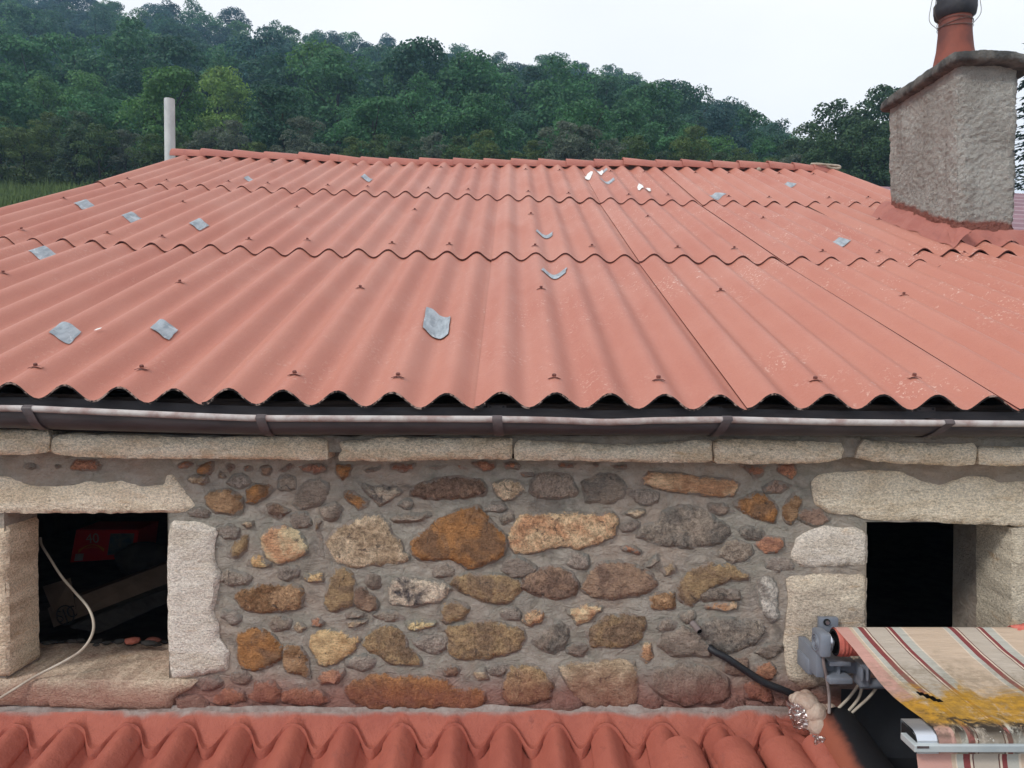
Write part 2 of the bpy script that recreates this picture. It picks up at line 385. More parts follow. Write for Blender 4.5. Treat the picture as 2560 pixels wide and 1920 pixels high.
m_terra = mat_plain('terracotta', srgb(134, 74, 60), srgb(98, 60, 54), .7, .3, 0, 4, .002)
m_soot = mat_plain('sooty_metal', (.03, .032, .04, 1), (.06, .058, .06, 1), .6, .4, .3, 8)
m_cap = mat_plain('mossy_cap', (.155, .152, .14, 1), (.06, .06, .058, 1), .95, .1, 0, 9, .02)
m_wire = mat_plain('wire', (.14, .12, .11, 1), None, .5, .5, .5)
m_grey = mat_plain('grey_bracket', srgb(128, 134, 144), srgb(112, 118, 128), .5, .4, 0, 8, .0006)
m_alu = mat_plain('aluminium', (.72, .74, .78, 1), (.6, .62, .66, 1), .3, .5, .9, 8, 0, (.3, 3, 3))
m_strip = mat_plain('pale_strip', srgb(176, 182, 182), srgb(156, 164, 166), .5, .4, 0, 6, 0)
m_cable = mat_plain('beige_cable', srgb(186, 176, 160), srgb(160, 146, 130), .6, .3, 0, 9, 0)
m_gcable = mat_plain('grey_cable', srgb(150, 140, 136), srgb(118, 106, 104), .6, .3, 0, 9, 0)
m_black = mat_plain('black_plastic_and_shade', (.013, .014, .017, 1), (.02, .021, .025, 1), .5, .4, 0, 6, .002)
m_foam = mat_plain('expanding_foam', srgb(200, 182, 166), srgb(174, 146, 130), .8, .2, 0, 14, .008)
m_foil = mat_plain('crumpled_foil', (.72, .70, .68, 1), (.42, .24, .20, 1), .3, .5, .9, 22, .004)
m_fabric = mat_fabric(); m_valance = mat_fabric(True); m_sooty = mat_sooty()
m_pink = mat_plain('pink_cloth', srgb(210, 122, 108), srgb(196, 104, 92), .85, .15, 0, 30, .002)
m_hose = mat_plain('pale_hose', srgb(176, 164, 148), srgb(140, 128, 112), .7, .3)
m_redbox = mat_plain('red_card', (.42, .012, .012, 1), (.36, .01, .01, 1), .5, .3, 0, 5, 0)
m_card = mat_plain('cardboard', srgb(112, 94, 80), srgb(92, 78, 66), .85, .1, 0, 7, 0)
m_print = mat_plain('dark_print', (.02, .02, .02, 1), None, .8, .1, 0, 5, 0)
m_pale = mat_plain('pale_print', srgb(150, 142, 134), None, .7, .2, 0, 5, 0)
m_gold = mat_plain('gold_print', srgb(180, 110, 50), None, .7, .2, 0, 5, 0)
m_picture = mat_plain('picture_print', (.03, .06, .08, 1), (.12, .11, .09, 1), .6, .2, 0, 30, 0)
m_bark = mat_plain('bark', (.06, .05, .04, 1), (.035, .03, .025, 1), .95, .1, 0, 4, .02, (3, 3, 1))
m_metroof = mat_plain('purple_sheet_metal', srgb(152, 120, 128), srgb(132, 104, 112), .45, .5, .2, 3, 0)
m_plast = mat_plain('shed_wall', srgb(176, 166, 150), None, .9, .1)

# ================================================================== GROUND AND HILL
SKY_X = [-900, 0, 393, 560, 648, 810, 960, 1099, 1365, 1562, 1678, 1794, 1909, 1967, 2100, 2300, 2560, 3400]
SKY_Y = [-150, -70, 4, 30, 54, 66, 96, 125, 138, 174, 220, 258, 305, 345, 430, 450, 470, 540]
def skyline(t):
    px = 1280 + t * F; return (920 - np.interp(px, SKY_X, SKY_Y)) / F
YR = 128.0
def terr(x, y):
    if y < 13: return -5.0
    t = max(-1.5, min(1.4, x / max(y, 14)))
    e1 = max(skyline(t) - .060, .17)
    if y < 22:
        k = sstep(13, 22, y); return -5.0 * (1 - k) + k * .195 * y
    s = min((y - 22) / (YR - 22), 1.0)
    e = .195 + (e1 - .195) * s ** .78
    z = min(y, YR) * e
    if y > YR: z -= (y - YR) * .35
    z += 0.5 * mnoise.noise((x * .12, y * .12, 0)) * sstep(22, 40, y)
    return max(z, -5.0)
gx = np.unique(np.concatenate([np.linspace(-700, -200, 12), np.linspace(-200, 200, 101), np.linspace(200, 700, 12)]))
gy = np.unique(np.concatenate([np.linspace(-300, -10, 8), np.linspace(-10, 60, 36), np.linspace(60, 150, 31), np.linspace(150, 500, 24)]))
gv = [(x, y, terr(x, y)) for y in gy for x in gx]; nx_ = len(gx)
gf = [(j * nx_ + i, j * nx_ + i + 1, (j + 1) * nx_ + i + 1, (j + 1) * nx_ + i) for j in range(len(gy) - 1) for i in range(nx_ - 1)]
M = MT('meadow_and_forest_floor', .95, .1); p = M.pos()
c = M.mix(M.ramp(M.noise(p, .6, 5, .65), .35, .65), (.070, .098, .034, 1), (.046, .070, .024, 1))
c = M.mix(M.ramp(M.xyz(p)[1], 33, 42), c, (.034, .048, .022, 1))
c = M.mix(M.ramp(M.xyz(p)[1], 12, 14, 1, 0), c, (.30, .28, .25, 1))  # unseen front yard, coloured pale to bounce light onto the wall
c = M.mix(M.ramp(M.noise(p, 5, 5, .7), .4, .7, 0, .3), c, (.10, .105, .045, 1))
M.color(c); M.bump(M.noise(p, 3, 5, .7), .1, 1)
g = mk('ground', gv, gf, M.m, smooth=180); tag(g, kind='structure')

# ------------------------------------------------------------------ trees
def crown_mesh(name, seed, n=8500, H=8.0, W=5.4, leaf=.19, narrow=1.0, base=.06):
    r = np.random.default_rng(seed)
    nb = int(r.integers(48, 62)); C = []; S = []
    for i in range(nb):
        h = r.uniform(base, .95); prof = math.sin(math.pi * min(1, (h - base * .6) / (1.06 - base * .6)) ** .80) ** .55
        a = r.uniform(0, 6.283); q = W / 2 * prof * narrow * r.uniform(.22, .90)
        C.append((q * math.cos(a), q * math.sin(a), H * h)); S.append(r.uniform(.6, 1.15) * W * .155)
    C.append((0, 0, H * .55)); S.append(W * .25); C.append((r.uniform(-.3, .3), r.uniform(-.3, .3), H * .93)); S.append(W * .12)
    C = np.array(C); S = np.array(S)
    pw = S ** 2; k = r.choice(len(S), n, p=pw / pw.sum())
    d = r.normal(size=(n, 3)); d /= np.linalg.norm(d, axis=1)[:, None]; d[:, 2] = np.where(d[:, 2] < -.35, -d[:, 2], d[:, 2])
    rad = S[k] * (r.uniform(.55, 1.12, n) ** .6); P = C[k] + d * rad[:, None] * np.array([1, 1, .78])
    nrm = d * .9 + r.normal(size=(n, 3)) * .55 + np.array([0, 0, .35]); nrm /= np.linalg.norm(nrm, axis=1)[:, None]
    t = np.cross(nrm, r.normal(size=(n, 3))); t /= np.linalg.norm(t, axis=1)[:, None]; b = np.cross(nrm, t)
    s = (leaf * r.uniform(.55, 1.35, n))[:, None]
    q = np.stack([P - t * s * .5, P + b * s * .62 * -.6, P + t * s * .62, P + b * s * .6], 1).reshape(-1, 3)
    me = bpy.data.meshes.new(name); me.from_pydata(q.tolist(), [], (np.arange(4 * n).reshape(n, 4)).tolist()); me.materials.append(m_leaf); me.update(); return me
def trunk_mesh(name, seed, H=8.0):
    r = random.Random(seed); b = MB(); top = H * .7
    path = [(0, 0, -.6)]; x = y = 0
    for i in range(1, 6): x += r.uniform(-.18, .18); y += r.uniform(-.18, .18); path.append((x, y, top * i / 5))
    b.tube(path, [.2, .17, .14, .11, .08, .04], 7)
    for i in range(5):
        j = r.randint(1, 4); p0 = Vector(path[j]); a = r.uniform(0, 6.28); L = r.uniform(1.0, 2.0)
        b.tube([p0, p0 + Vector((math.cos(a) * L * .5, math.sin(a) * L * .5, L * .5)), p0 + Vector((math.cos(a) * L, math.sin(a) * L, L * 1.1))], [.07, .05, .02], 5)
    me = bpy.data.meshes.new(name); me.from_pydata(b.v, [], b.f); me.materials.append(m_bark); me.update(); return me
CROWNS = [crown_mesh('crown_leaves', 100 + i, W=6.4 + .35 * (i % 4), H=7.2 + .3 * (i % 3), narrow=1.0 if i % 3 else .85) for i in range(9)]
NEARC = [crown_mesh('crown_leaves_dense', 300 + i, n=9000, leaf=.17, base=.05) for i in range(3)]
TRUNKS = [trunk_mesh('trunk_wood', 40 + i) for i in range(5)]
def tree(x, y, s, col, label, group, ci=None, near=False, sz=None, name='broadleaf_tree', dz=0):
    z = terr(x, y) - .15 + dz
    t = bpy.data.objects.new(name, None); COL.objects.link(t); t.location = (x, y, z + CZ); t.rotation_euler = (0, 0, random.uniform(0, 6.28))
    sc = sz or (s * random.uniform(.92, 1.1), s * random.uniform(.92, 1.1), s * random.uniform(.9, 1.12)); t.scale = sc; t.empty_display_size = .3
    tag(t, label, 'tree', group)
    me = (NEARC if near else CROWNS); me = me[random.randrange(len(me)) if ci is None else ci]
    c = bpy.data.objects.new('crown', me); c.parent = t; c.color = col; COL.objects.link(c)
    k = bpy.data.objects.new('trunk', random.choice(TRUNKS)); k.parent = t; COL.objects.link(k); return t
GR = 'trees of the wooded hillside'
KINDS = [((0.055, 0.150, 0.057, 1), 'mid green broadleaf tree in the wood on the hillside'),
         ((0.039, 0.107, 0.057, 1), 'dark green broadleaf tree in the wood on the hillside'),
         ((0.034, 0.091, 0.078, 1), 'bluish dark tree in the wood on the hillside'),
         ((0.089, 0.203, 0.057, 1), 'lighter green broadleaf tree in the wood on the hillside')]
rt = random.Random(5); ytree = 37.0; ntree = 0
while ytree < 129:
    sp = 4.3 + .014 * ytree
    xx = -.80 * ytree + rt.uniform(0, sp)
    while xx < .42 * ytree:
        x = xx + rt.uniform(-1.1, 1.1); y = ytree + rt.uniform(-2.2, 2.2); xx += sp * rt.uniform(.85, 1.15)
        t = x / y
        if t > .37: continue
        if abs(t + .376) < .056 and y < 62: continue        # clear line to the bright tree
        s = rt.uniform(.84, 1.10); s = min(s, max(.34, (skyline(t) * y - terr(x, y) + .2) / 7.9) * rt.uniform(.9, 1.0))
        q = rt.random(); far = y / 129
        k = 2 if q < .12 + .38 * far * (t < -.05) else 1 if q < .55 else 0 if q < .86 else 3
        if y < 50: k = 0 if q < .55 else 3 if q < .8 else 1; s *= .72
        c = KINDS[k][0]; j = rt.uniform(.82, 1.2)
        tree(x, y, s, (c[0] * j, c[1] * j, c[2] * j, 1), KINDS[k][1], GR); ntree += 1
    ytree += 5.9 + .012 * ytree
# the pale tree that stands out
tree(-.376 * 50, 50, 1, (.175, .290, .060, 1), 'bright yellow-green tree standing out against the dark wood, right of the white pipe', None, ci=1, sz=(.70, .70, .80))
tree(-.625 * 58, 58, .45, (.20, .22, .03, 1), 'small yellowish bush in the dark wood at the left edge', None, ci=2, dz=1.2)
# bushes along the foot of the wood
for i in range(34):
    t = -.74 + i * .0335; y = rt.uniform(30.5, 35); s = rt.uniform(.26, .42)
    c = rt.choice([(.075, .125, .042, 1), (.10, .15, .045, 1), (.060, .10, .050, 1), (.12, .15, .105, 1)])
    tree(t * y, y, s, c, 'low leafy bush along the foot of the wood behind the ridge', 'bushes at the foot of the wood', near=True, name='bush')
# the group of trees right of the hill
for i, (px, y, s) in enumerate([(1978, 38, .50), (2030, 41, .62), (2085, 38, .70), (2140, 42, .72), (2195, 39, .80), (2250, 41, .78), (2330, 44, .6), (2420, 40, .5), (2110, 48, .66), (2180, 47, .7), (2290, 34, .5), (2060, 33, .46), (2150, 33, .50), (2215, 34, .54)]):
    tree((px - 1280) / F * y, y, s, rt.choice([(.055, .108, .044, 1), (.048, .094, .042, 1), (.066, .122, .044, 1)]), 'green broadleaf tree in the clump between the hill and the rendered chimney', 'trees beside the chimney', near=True)
def conifer(x, y, H, label):
    r = random.Random(3); b = MB(); q = MB()
    b.tube([(0, 0, -.5), (0, 0, H * .5), (0, 0, H)], [.22, .13, .02], 8)
    z = H * .08
    while z < H * .99:
        L = (1 - z / H) ** .85 * H * .24 + .15
        for k in range(9):
            a = r.uniform(0, 6.28); l = L * r.uniform(.7, 1.1); d = Vector((math.cos(a), math.sin(a), 0)); sd_ = Vector((-d.y, d.x, 0))
            for j in range(int(10 + l * 9)):
                f = r.uniform(.12, 1); c = d * l * f + Vector((0, 0, z - .28 * l * f + .12 * l * f * f)) + sd_ * r.uniform(-.22, .22) * l * (1.1 - f)
                e = (d * r.uniform(.4, 1) + sd_ * r.uniform(-.9, .9) + Vector((0, 0, r.uniform(-.5, .1)))).normalized() * r.uniform(.14, .30); w_ = e.cross(Vector((r.uniform(-.4, .4), r.uniform(-.4, .4), 1))).normalized() * .075
                q.add([c - w_, c + e * .5 + w_ * .4 - w_, c + e, c + w_], [(0, 1, 2, 3)])
        z += .34
    z0 = terr(x, y) - .2
    t = thing('conifer', label, 'tree', (x, y, z0))
    k = mk('trunk', [(v[0] + x, v[1] + y, v[2] + z0) for v in b.v], b.f, m_bark, t)
    mk('crown', [(v[0] + x, v[1] + y, v[2] + z0) for v in q.v], q.f, m_leaf, t, color=(.030, .058, .036, 1))
conifer((2625 - 1280) / F * 27, 27, 10.0, 'tall dark conifer at the right edge behind the rendered chimney')
# meadow grass at the left
r_ = np.random.default_rng(11); n = 34000
yy = 22 + 13 * r_.beta(1.5, 1.6, n); tt = -1.15 + .9 * r_.beta(2.2, 1.5, n); xx = tt * yy
gvv = []; gff = []
for i in range(n):
    x, y = xx[i], yy[i]; z = terr(x, y); h = r_.uniform(.12, .42) * (1.5 if r_.random() < .1 else 1); a = r_.uniform(0, 6.28); wdt = .035
    dx, dy = math.cos(a) * wdt, math.sin(a) * wdt; k = 3 * i
    gvv += [(x - dx, y - dy, z - .03), (x + dx, y + dy, z - .03), (x + r_.uniform(-.15, .15), y + r_.uniform(-.15, .15), z + h)]; gff.append((k, k + 1, k + 2))
M = MT('grass_blades', .8, .15); c = M.mix(M.ramp(M.noise(M.pos(), 1.5, 4, .6), .35, .65), (.105, .15, .048, 1), (.075, .115, .036, 1)); M.color(c)
tag(mk('grass', gvv, gff, M.m), 'rough meadow grass on the slope at the left beyond the roof', None, None, 'stuff')

# ================================================================== THE STONE HOUSE
HOUSE = thing('stone_house', 'rubble stone house with two small dark windows under a salmon corrugated roof', 'house', (0, 2.62, -5))
YW = 2.62
ZT = pt(1280, 1088, YW)[2]

# ------------------------------------------------------------------ roof surface from the lines of the four sheet edges
def fitline(pts, Y):
    P = np.array([pt(x, y, Y) for x, y in pts]); return np.polyfit(P[:, 0], P[:, 2], 3)
def c3(x, y): return (x / 1.728, y / 1.728 + 360)
def c4(x, y): return (x / 1.728 + 1280, y / 1.728 + 360)
YL = [2.462, 4.563, 6.594, 8.283]
L0 = [c3(*q) for q in ((30, 1100), (280, 1105), (540, 1110), (790, 1118), (1010, 1130), (1260, 1133), (1500, 1137), (1780, 1138), (2040, 1137))] + [c4(*q) for q in ((265, 1145), (525, 1143), (735, 1140), (1015, 1140), (1215, 1155), (1470, 1155), (1700, 1147), (1940, 1150), (2180, 1150))]
L1 = [c3(*q) for q in ((110, 437), (250, 443), (385, 450), (515, 460), (650, 462), (785, 465), (920, 468), (1060, 475), (1200, 480), (1340, 485), (1470, 488), (1600, 490), (1730, 492), (1860, 497), (1985, 500), (2115, 503))] + [c4(*q) for q in ((155, 500), (285, 503), (415, 507), (545, 507), (800, 515), (925, 520), (1060, 525), (1310, 524), (1440, 525), (1570, 526), (1700, 526))]
L2 = [c3(*q) for q in ((430, 187), (523, 190), (615, 192), (705, 195), (890, 200), (1070, 207), (1250, 213), (1435, 218), (1615, 228), (1795, 230), (1975, 240), (2150, 243))] + [c4(*q) for q in ((20, 240), (110, 247), (200, 248), (290, 252), (380, 255), (465, 258), (555, 260), (640, 263), (730, 266), (820, 268), (1000, 270), (1180, 273), (1340, 272), (1600, 272))]
L3 = [(440, 398), (850, 412), (1253, 419), (1456, 424), (1660, 429), (1900, 432), (2100, 434)]
ZL = [fitline(a, b) for a, b in zip((L0, L1, L2, L3), YL)]
XA, WP, AMP = -.122, .1769, .050
def zbase(k, x, y):
    a = np.polyval(ZL[k], x); b = np.polyval(ZL[k + 1], x); return a + (b - a) * (y - YL[k]) / (YL[k + 1] - YL[k])
def wave(x): return AMP * (.5 - .5 * math.cos(2 * math.pi * (x - XA) / WP))
def roofz(x, y):
    k = 0 if y < YL[1] else 1 if y < YL[2] else 2
    s = (y - YL[k]) / (YL[k + 1] - YL[k]); return zbase(k, x, y) + wave(x) - .012 * min(s, 1) + .004
def roof_hit(px, py):
    a = pt(px, py, 1.0)
    y = 2.47
    while y < 8.4:
        if a[2] * y <= roofz(a[0] * y, y): break
        y += .004
    return a[0] * y, y
# dark deck and timbers under the sheets: the roof part itself
XVL, XVR = -3.66, 3.62
b = MB()
for k in range(3):
    ya, yb = YL[k] + (.32 if k == 0 else 0), YL[k + 1] + (.15 if k == 2 else 0)
    b.grid(lambda u, v: (XVL + .06 + (XVR - XVL - .12) * u, ya + (yb - ya) * v, zbase(k, XVL + .06 + (XVR - XVL - .12) * u, ya + (yb - ya) * v) - .10), 12, 6)
for i in range(9):                                                  # rafters
    x = -3.4 + i * .85; b.add([(x + dx, y, np.polyval(ZL[j], x) - .055 - dz) for j, y in ((0, 2.56), (3, 8.28)) for dx, dz in ((0, 0), (.07, 0), (.07, .12), (0, .12))],
        [(0, 1, 2, 3), (7, 6, 5, 4), (0, 4, 5, 1), (1, 5, 6, 2), (2, 6, 7, 3), (3, 7, 4, 0)])
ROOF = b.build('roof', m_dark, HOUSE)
def sheet(col, k, xs, xe, ya, yb, lab=None):
    nx = max(6, int((xe - xs) / WP * 12)); ny = 8; tl = random.uniform(-.002, .002); th = .0065
    top = []
    for j in range(ny + 1):
        y = ya + (yb - ya) * j / ny
        for i in range(nx + 1):
            x = xs + (xe - xs) * i / nx; s = (y - YL[k]) / (YL[k + 1] - YL[k])
            z = zbase(k, x, y) + wave(x) - .012 * s + .007 * (1 - (x - xs) / .9) - .002 + tl * (x - xs) + .0015 * mnoise.noise((x * 3, y * 2, k))
            yj = y + (.004 * mnoise.noise((x * 25, k, 1)) if j == 0 else 0)
            top.append((x, yj, z))
    n = len(top); v = top + [(q[0], q[1], q[2] - th) for q in top]; W = nx + 1
    f = []; m = []
    for j in range(ny):
        for i in range(nx):
            a = j * W + i; f.append((a, a + 1, a + W + 1, a + W)); m.append(0)
            f.append((n + a, n + a + W, n + a + W + 1, n + a + 1)); m.append(1)
    for i in range(nx):
        f.append((i, n + i, n + i + 1, i + 1)); m.append(1); a = ny * W + i; f.append((a, a + 1, n + a + 1, n + a)); m.append(1)
    for j in range(ny):
        a = j * W; f.append((a, a + W, n + a + W, n + a)); m.append(1); a = j * W + nx; f.append((a, n + a, n + a + W, a + W)); m.append(1)
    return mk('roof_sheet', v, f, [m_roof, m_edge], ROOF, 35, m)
SW = WP * 5
for c in range(-4, 5):
    xs = XA + SW * c; xe = min(xs + SW + .036, XVR)
    for k in range(3):
        ya = YL[k]; yb = YL[k + 1] + (.16 if k < 2 else .12)
        if c == 3 and k == 0: yb = 5.10
        if c == 3 and k == 1: ya = 4.84
        sheet(c, k, xs, xe, ya, yb)
# far slope
def far(u, v):
    x = XVL + (XVR - XVL) * u; y = 8.46 + 5.9 * v; return (x, y, np.polyval(ZL[3], x) + .03 - .40 * (y - 8.46) + wave(x))
b = MB(); b.grid(far, 320, 2); b.build('far_slope', m_roof, ROOF, 180)
# screws with their curved washers
SC = MB(); SC.grid(lambda u, v: ((u - .5) * .056, (v - .5) * .026, .0010 - .0085 * (2 * u - 1) ** 2 + .0016 * (1 - v)), 8, 2)
SC.grid(lambda u, v: ((u - .5) * .056, -.013 - v * .0005, .0026 - .0085 * (2 * u - 1) ** 2 - .0035 * v), 8, 1, 1)
SC.lathe((0, 0, 0), [(.0095, .0), (.0095, .0115), (.007, .0135), (0, .0135)], 6, 1)
m_screw = mat_plain('rusty_screw', (.20, .07, .055, 1), (.10, .04, .034, 1), .7, .3, 0, 90, 0)
sme = bpy.data.meshes.new('screw'); sme.from_pydata(SC.v, [], SC.f); sme.materials.append(m_roof); sme.materials.append(m_screw); sme.polygons.foreach_set('material_index', SC.m); sme.update()
def screw(x, y):
    o = bpy.data.objects.new('screw', sme); COL.objects.link(o); o.parent = ROOF
    dz = roofz(x, y + .05) - roofz(x, y - .05); o.location = Vector((x, y, roofz(x, y) + .003 + CZ)) - wl(ROOF); o.rotation_euler = (math.atan2(dz, .1), 0, random.uniform(-.15, .15)); o.scale = (.78, .8, .7)
for c in range(-4, 4):
    xs = XA + SW * c
    for y, cr_ in ((2.60, (1.5, 3.5)), (3.74, (1.5,)), (4.72, (1.5, 3.5)), (5.80, (1.5,)), (6.74, (1.5, 3.5)), (7.98, (1.5, 3.5))):
        for q in cr_:
            x = xs + q * WP
            if x > 2.9 and 4.7 < y < 6.4: continue
            screw(x, y + random.uniform(-.025, .025))
# aluminium tape patches pressed into the waves (photo position, half sizes along x and up the slope)
PATCH = [((944, 706), .062, .20, 3), ((1198, 600), .066, .062, -10), ((1176, 512), .064, .07, -5), ((1314, 396), .07, .085, 0), ((1300, 374), .07, .08, 0), ((127, 709), .045, .085, 10), ((353, 710), .046, .075, 6),
         ((85, 541), .05, .10, 0), ((427, 482), .05, .115, 0), ((284, 470), .05, .10, 0), ((182, 442), .05, .11, 0), ((793, 387), .05, .12, 0), ((537, 388), .03, .08, 0), ((1547, 426), .055, .14, 15), ((1812, 528), .05, .105, 6), ((1703, 402), .045, .13, 6)]
for (px, py), hx, hy, rot in PATCH:
    trough = hx > .065; hx *= 1.0 if trough else .85; hy *= .72
    x0, y0 = roof_hit(px * 1.1573, py * 1.1573); x0 = XA + round((x0 - XA) / WP) * WP if trough else x0
    if px < 500: x0 = XA + (round((x0 - XA) / WP - .72) + .72) * WP; hx = .036
    b = MB(); ca, sa = math.cos(R(rot)), math.sin(R(rot)); sd_ = random.random() * 50
    def pf(u, v):
        a = (2 * u - 1) * hx * (1 + .08 * mnoise.noise((v * 3, sd_, 0))); d = (2 * v - 1) * hy * (1 + .10 * mnoise.noise((u * 3, sd_, 5))); x = x0 + a * ca - d * sa; y = y0 + a * sa + d * ca
        return (x, y, roofz(x, y) + .0045 + .0006 * mnoise.noise((x * 40, y * 40, 1)))
    b.grid(pf, 14, 6); b.build('tape_patch', m_zinc, ROOF, 60)
for px, py, L in ((1272, 383, .16), (1296, 376, .13), (1384, 404, .12), (1400, 412, .10), (211, 716, .02)):
    x0, y0 = roof_hit(px * 1.1573, py * 1.1573); b = MB(); sd_ = random.random() * 50
    def df(u, v):
        a = u * 6.283; rr = v * (.5 + .5 * abs(mnoise.noise((math.cos(a) * 1.7 + sd_, math.sin(a) * 1.7, 2)))); x = x0 + rr * L * .42 * math.cos(a) + rr * L * .3 * math.sin(a); y = y0 + rr * L * 1.6 * math.sin(a); return (x, y, roofz(x, y) + .0085)
    b.grid(df, 18, 3); b.build('bird_dropping', m_white, ROOF)
# ridge tiles
RT = [(440, 373), (512, 371.5), (593, 375), (668, 379), (755, 381), (833, 386), (908, 392), (978, 393.5), (1053, 395), (1137, 395), (1212, 396), (1280, 396), (1348, 396), (1417, 397.5), (1487, 397.5), (1558, 395), (1640, 399), (1704, 397.5), (1779, 401), (1844, 402), (1918, 403), (1980, 407), (2029, 410)]
YG = 8.47
def half_tile(x0, z0, x1, z1, r0, r1, yc, th=.014, seg=14, squash=.86):
    b = MB(); vs = []
    for x, z, r in ((x0, z0, r0), (x1, z1, r1)):
        for rr in (r, r - th):
            for k in range(seg + 1):
                a = math.pi * (k / seg * 1.02 - .01); vs.append((x, yc - rr * math.cos(a) * 1.08, z - r * squash + rr * squash * math.sin(a)))
    n = seg + 1; f = []
    for k in range(seg):
        f.append((k, k + 1, 2 * n + k + 1, 2 * n + k)[::-1]); f.append((n + k, n + k + 1, 3 * n + k + 1, 3 * n + k))
        f.append((k, n + k, n + k + 1, k + 1)); f.append((2 * n + k, 2 * n + k + 1, 3 * n + k + 1, 3 * n + k))
    for k in (0, seg): f.append((k, n + k, 3 * n + k, 2 * n + k))
    b.add(vs, f); return b
for i, (x, y) in enumerate(RT):
    nx2, ny2 = RT[i + 1] if i + 1 < len(RT) else (2066, 413)
    a = pt(x, y, YG); c = pt(nx2, ny2 + 3.5, YG)
    half_tile(a[0] - .012, a[2], c[0] + .05, c[2] - .012, .118, .102, YG + random.uniform(-.012, .012)).build('ridge_tile', m_ridge, ROOF, 40)
def rz(u): return np.interp(u, [pt(x, y, YG)[0] for x, y in RT], [pt(x, y, YG)[2] for x, y in RT])
b = MB(); b.grid(lambda u, v: (XVL + .05 + 7.1 * u, YG + (.02 + .06 * v) * (1 if v > .5 else -1), rz(XVL + .05 + 7.1 * u) - .075 - (.14 if v in (0, 1) else 0)), 60, 3)
b.build('ridge_mortar', m_skirt, ROOF)

# ------------------------------------------------------------------ chimney
CX0, CX1, CY0, CY1 = 3.0, 3.40, 5.14, 6.09
def perim(n):
    Lx, Ly = CX1 - CX0, CY1 - CY0; P = 2 * (Lx + Ly); o = []
    for i in range(n):
        s = P * i / n
        if s < Lx: o.append((CX0 + s, CY0, 0, -1))
        elif s < Lx + Ly: o.append((CX1, CY0 + s - Lx, 1, 0))
        elif s < 2 * Lx + Ly: o.append((CX1 - (s - Lx - Ly), CY1, 0, 1))
        else: o.append((CX0, CY1 - (s - 2 * Lx - Ly), -1, 0))
    return o
pm = perim(190); nlev = 96; cv = []; zb0, zb1 = .70, 2.055
for j in range(nlev + 1):
    z = zb0 + (zb1 - zb0) * j / nlev; tp = 1 + .055 * (z - 1.3)
    for (x, y, a, c) in pm:
        X = 3.2 + (x - 3.2) * tp; Yc = 5.615 + (y - 5.615) * (1 + .012 * (z - 1.3))
        e = min(abs(x - CX0), abs(x - CX1)) + min(abs(y - CY0), abs(y - CY1)); rd = -.022 * (1 - min(1, e / .05)) ** 2
        d = .020 * fbm(x * 5, y * 5, z * 5, 3) + (.022 * fbm(x * 34, y * 34, z * 40, 4) + rd)
        cxd, cyd = a, c
        if e < .05: q = Vector((x - 3.2, y - 5.615, 0)).normalized(); cxd, cyd = (a + q.x) * .6, (c + q.y) * .6
        cv.append((X + cxd * d, Yc + cyd * d, z))
npm = len(pm); cf = [(j * npm + i, j * npm + (i + 1) % npm, (j + 1) * npm + (i + 1) % npm, (j + 1) * npm + i) for j in range(nlev) for i in range(npm)]
cf.append(tuple(nlev * npm + i for i in range(npm)))
CH = mk('chimney', cv, cf, m_render, HOUSE, 60)
# stone cap: irregular rounded slab
b = MB(); ccx, ccy = 3.205, 5.60
def capf(u, v):
    a = u * 6.283; hx, hy = .275, .555
    ex = 11.0; ca, sa = math.cos(a), math.sin(a); k = (abs(ca) ** ex + abs(sa) ** ex) ** (-1 / ex)
    pr = [(0.02, .100), (.35, .098), (.7, .090), (.95, .078), (1.0, .066), (1.01, .022), (.985, .004), (.8, -.004), (.3, -.004)]
    s, h = pr[int(round(v * 8))]
    x, y = ccx + hx * k * ca * s, ccy + hy * k * sa * s
    nz_ = fbm(x * 7, y * 7, h * 12, 3) * .016 + fbm(x * 24, y * 24, h * 30, 2) * .010
    return (x + nz_ * ca, y + nz_ * sa, 2.035 + h + nz_ * .6 - .06 * max(0, (x - 3.2) / .3) ** 2 + .02 * (y - 5.6))
b.grid(capf, 90, 8); b.build('chimney_cap', m_cap, CH, 60)
px0, px1 = pt(2352, 60, 5.55), 0
pcx, pcy, pz0 = (2377 - 1280) / F * 5.60, 5.60, 2.13
b = MB(); b.lathe((pcx, pcy, pz0), [(.172, -.02), (.165, .02), (.142, .09), (.122, .19), (.112, .30), (.108, .42), (.108, .56), (.092, .56), (.092, .2), (0, .2)], 32); b.build('chimney_pot', m_terra, CH, 50)
b = MB(); b.lathe((pcx, pcy, pz0 + .415), [(.112, 0), (.135, .02), (.142, .06), (.142, .105), (.124, .115), (.120, .18), (.134, .185), (.136, .24), (.118, .25), (.118, .42), (.09, .42)], 32); b.build('chimney_cowl', m_soot, CH, 40)
b = MB()
for q in range(3):
    b.tube([(pcx + .116 * math.cos(a), pcy + .116 * math.sin(a), pz0 + .355 + .02 * math.sin(a + q * 2) + .012 * q) for a in np.linspace(0, 6.283, 30)], .0022, 5)
for a0 in (2.6, 3.3, -.3):
    b.tube(cat_rom([(pcx + .116 * math.cos(a0), pcy + .116 * math.sin(a0), pz0 + .37), (pcx + .165 * math.cos(a0), pcy + .165 * math.sin(a0), pz0 + .44), (pcx + .155 * math.cos(a0), pcy + .155 * math.sin(a0), pz0 + .55), (pcx + .13 * math.cos(a0), pcy + .13 * math.sin(a0), pz0 + .68)], 5), .0022, 5)
b.build('tie_wire', m_wire, CH)
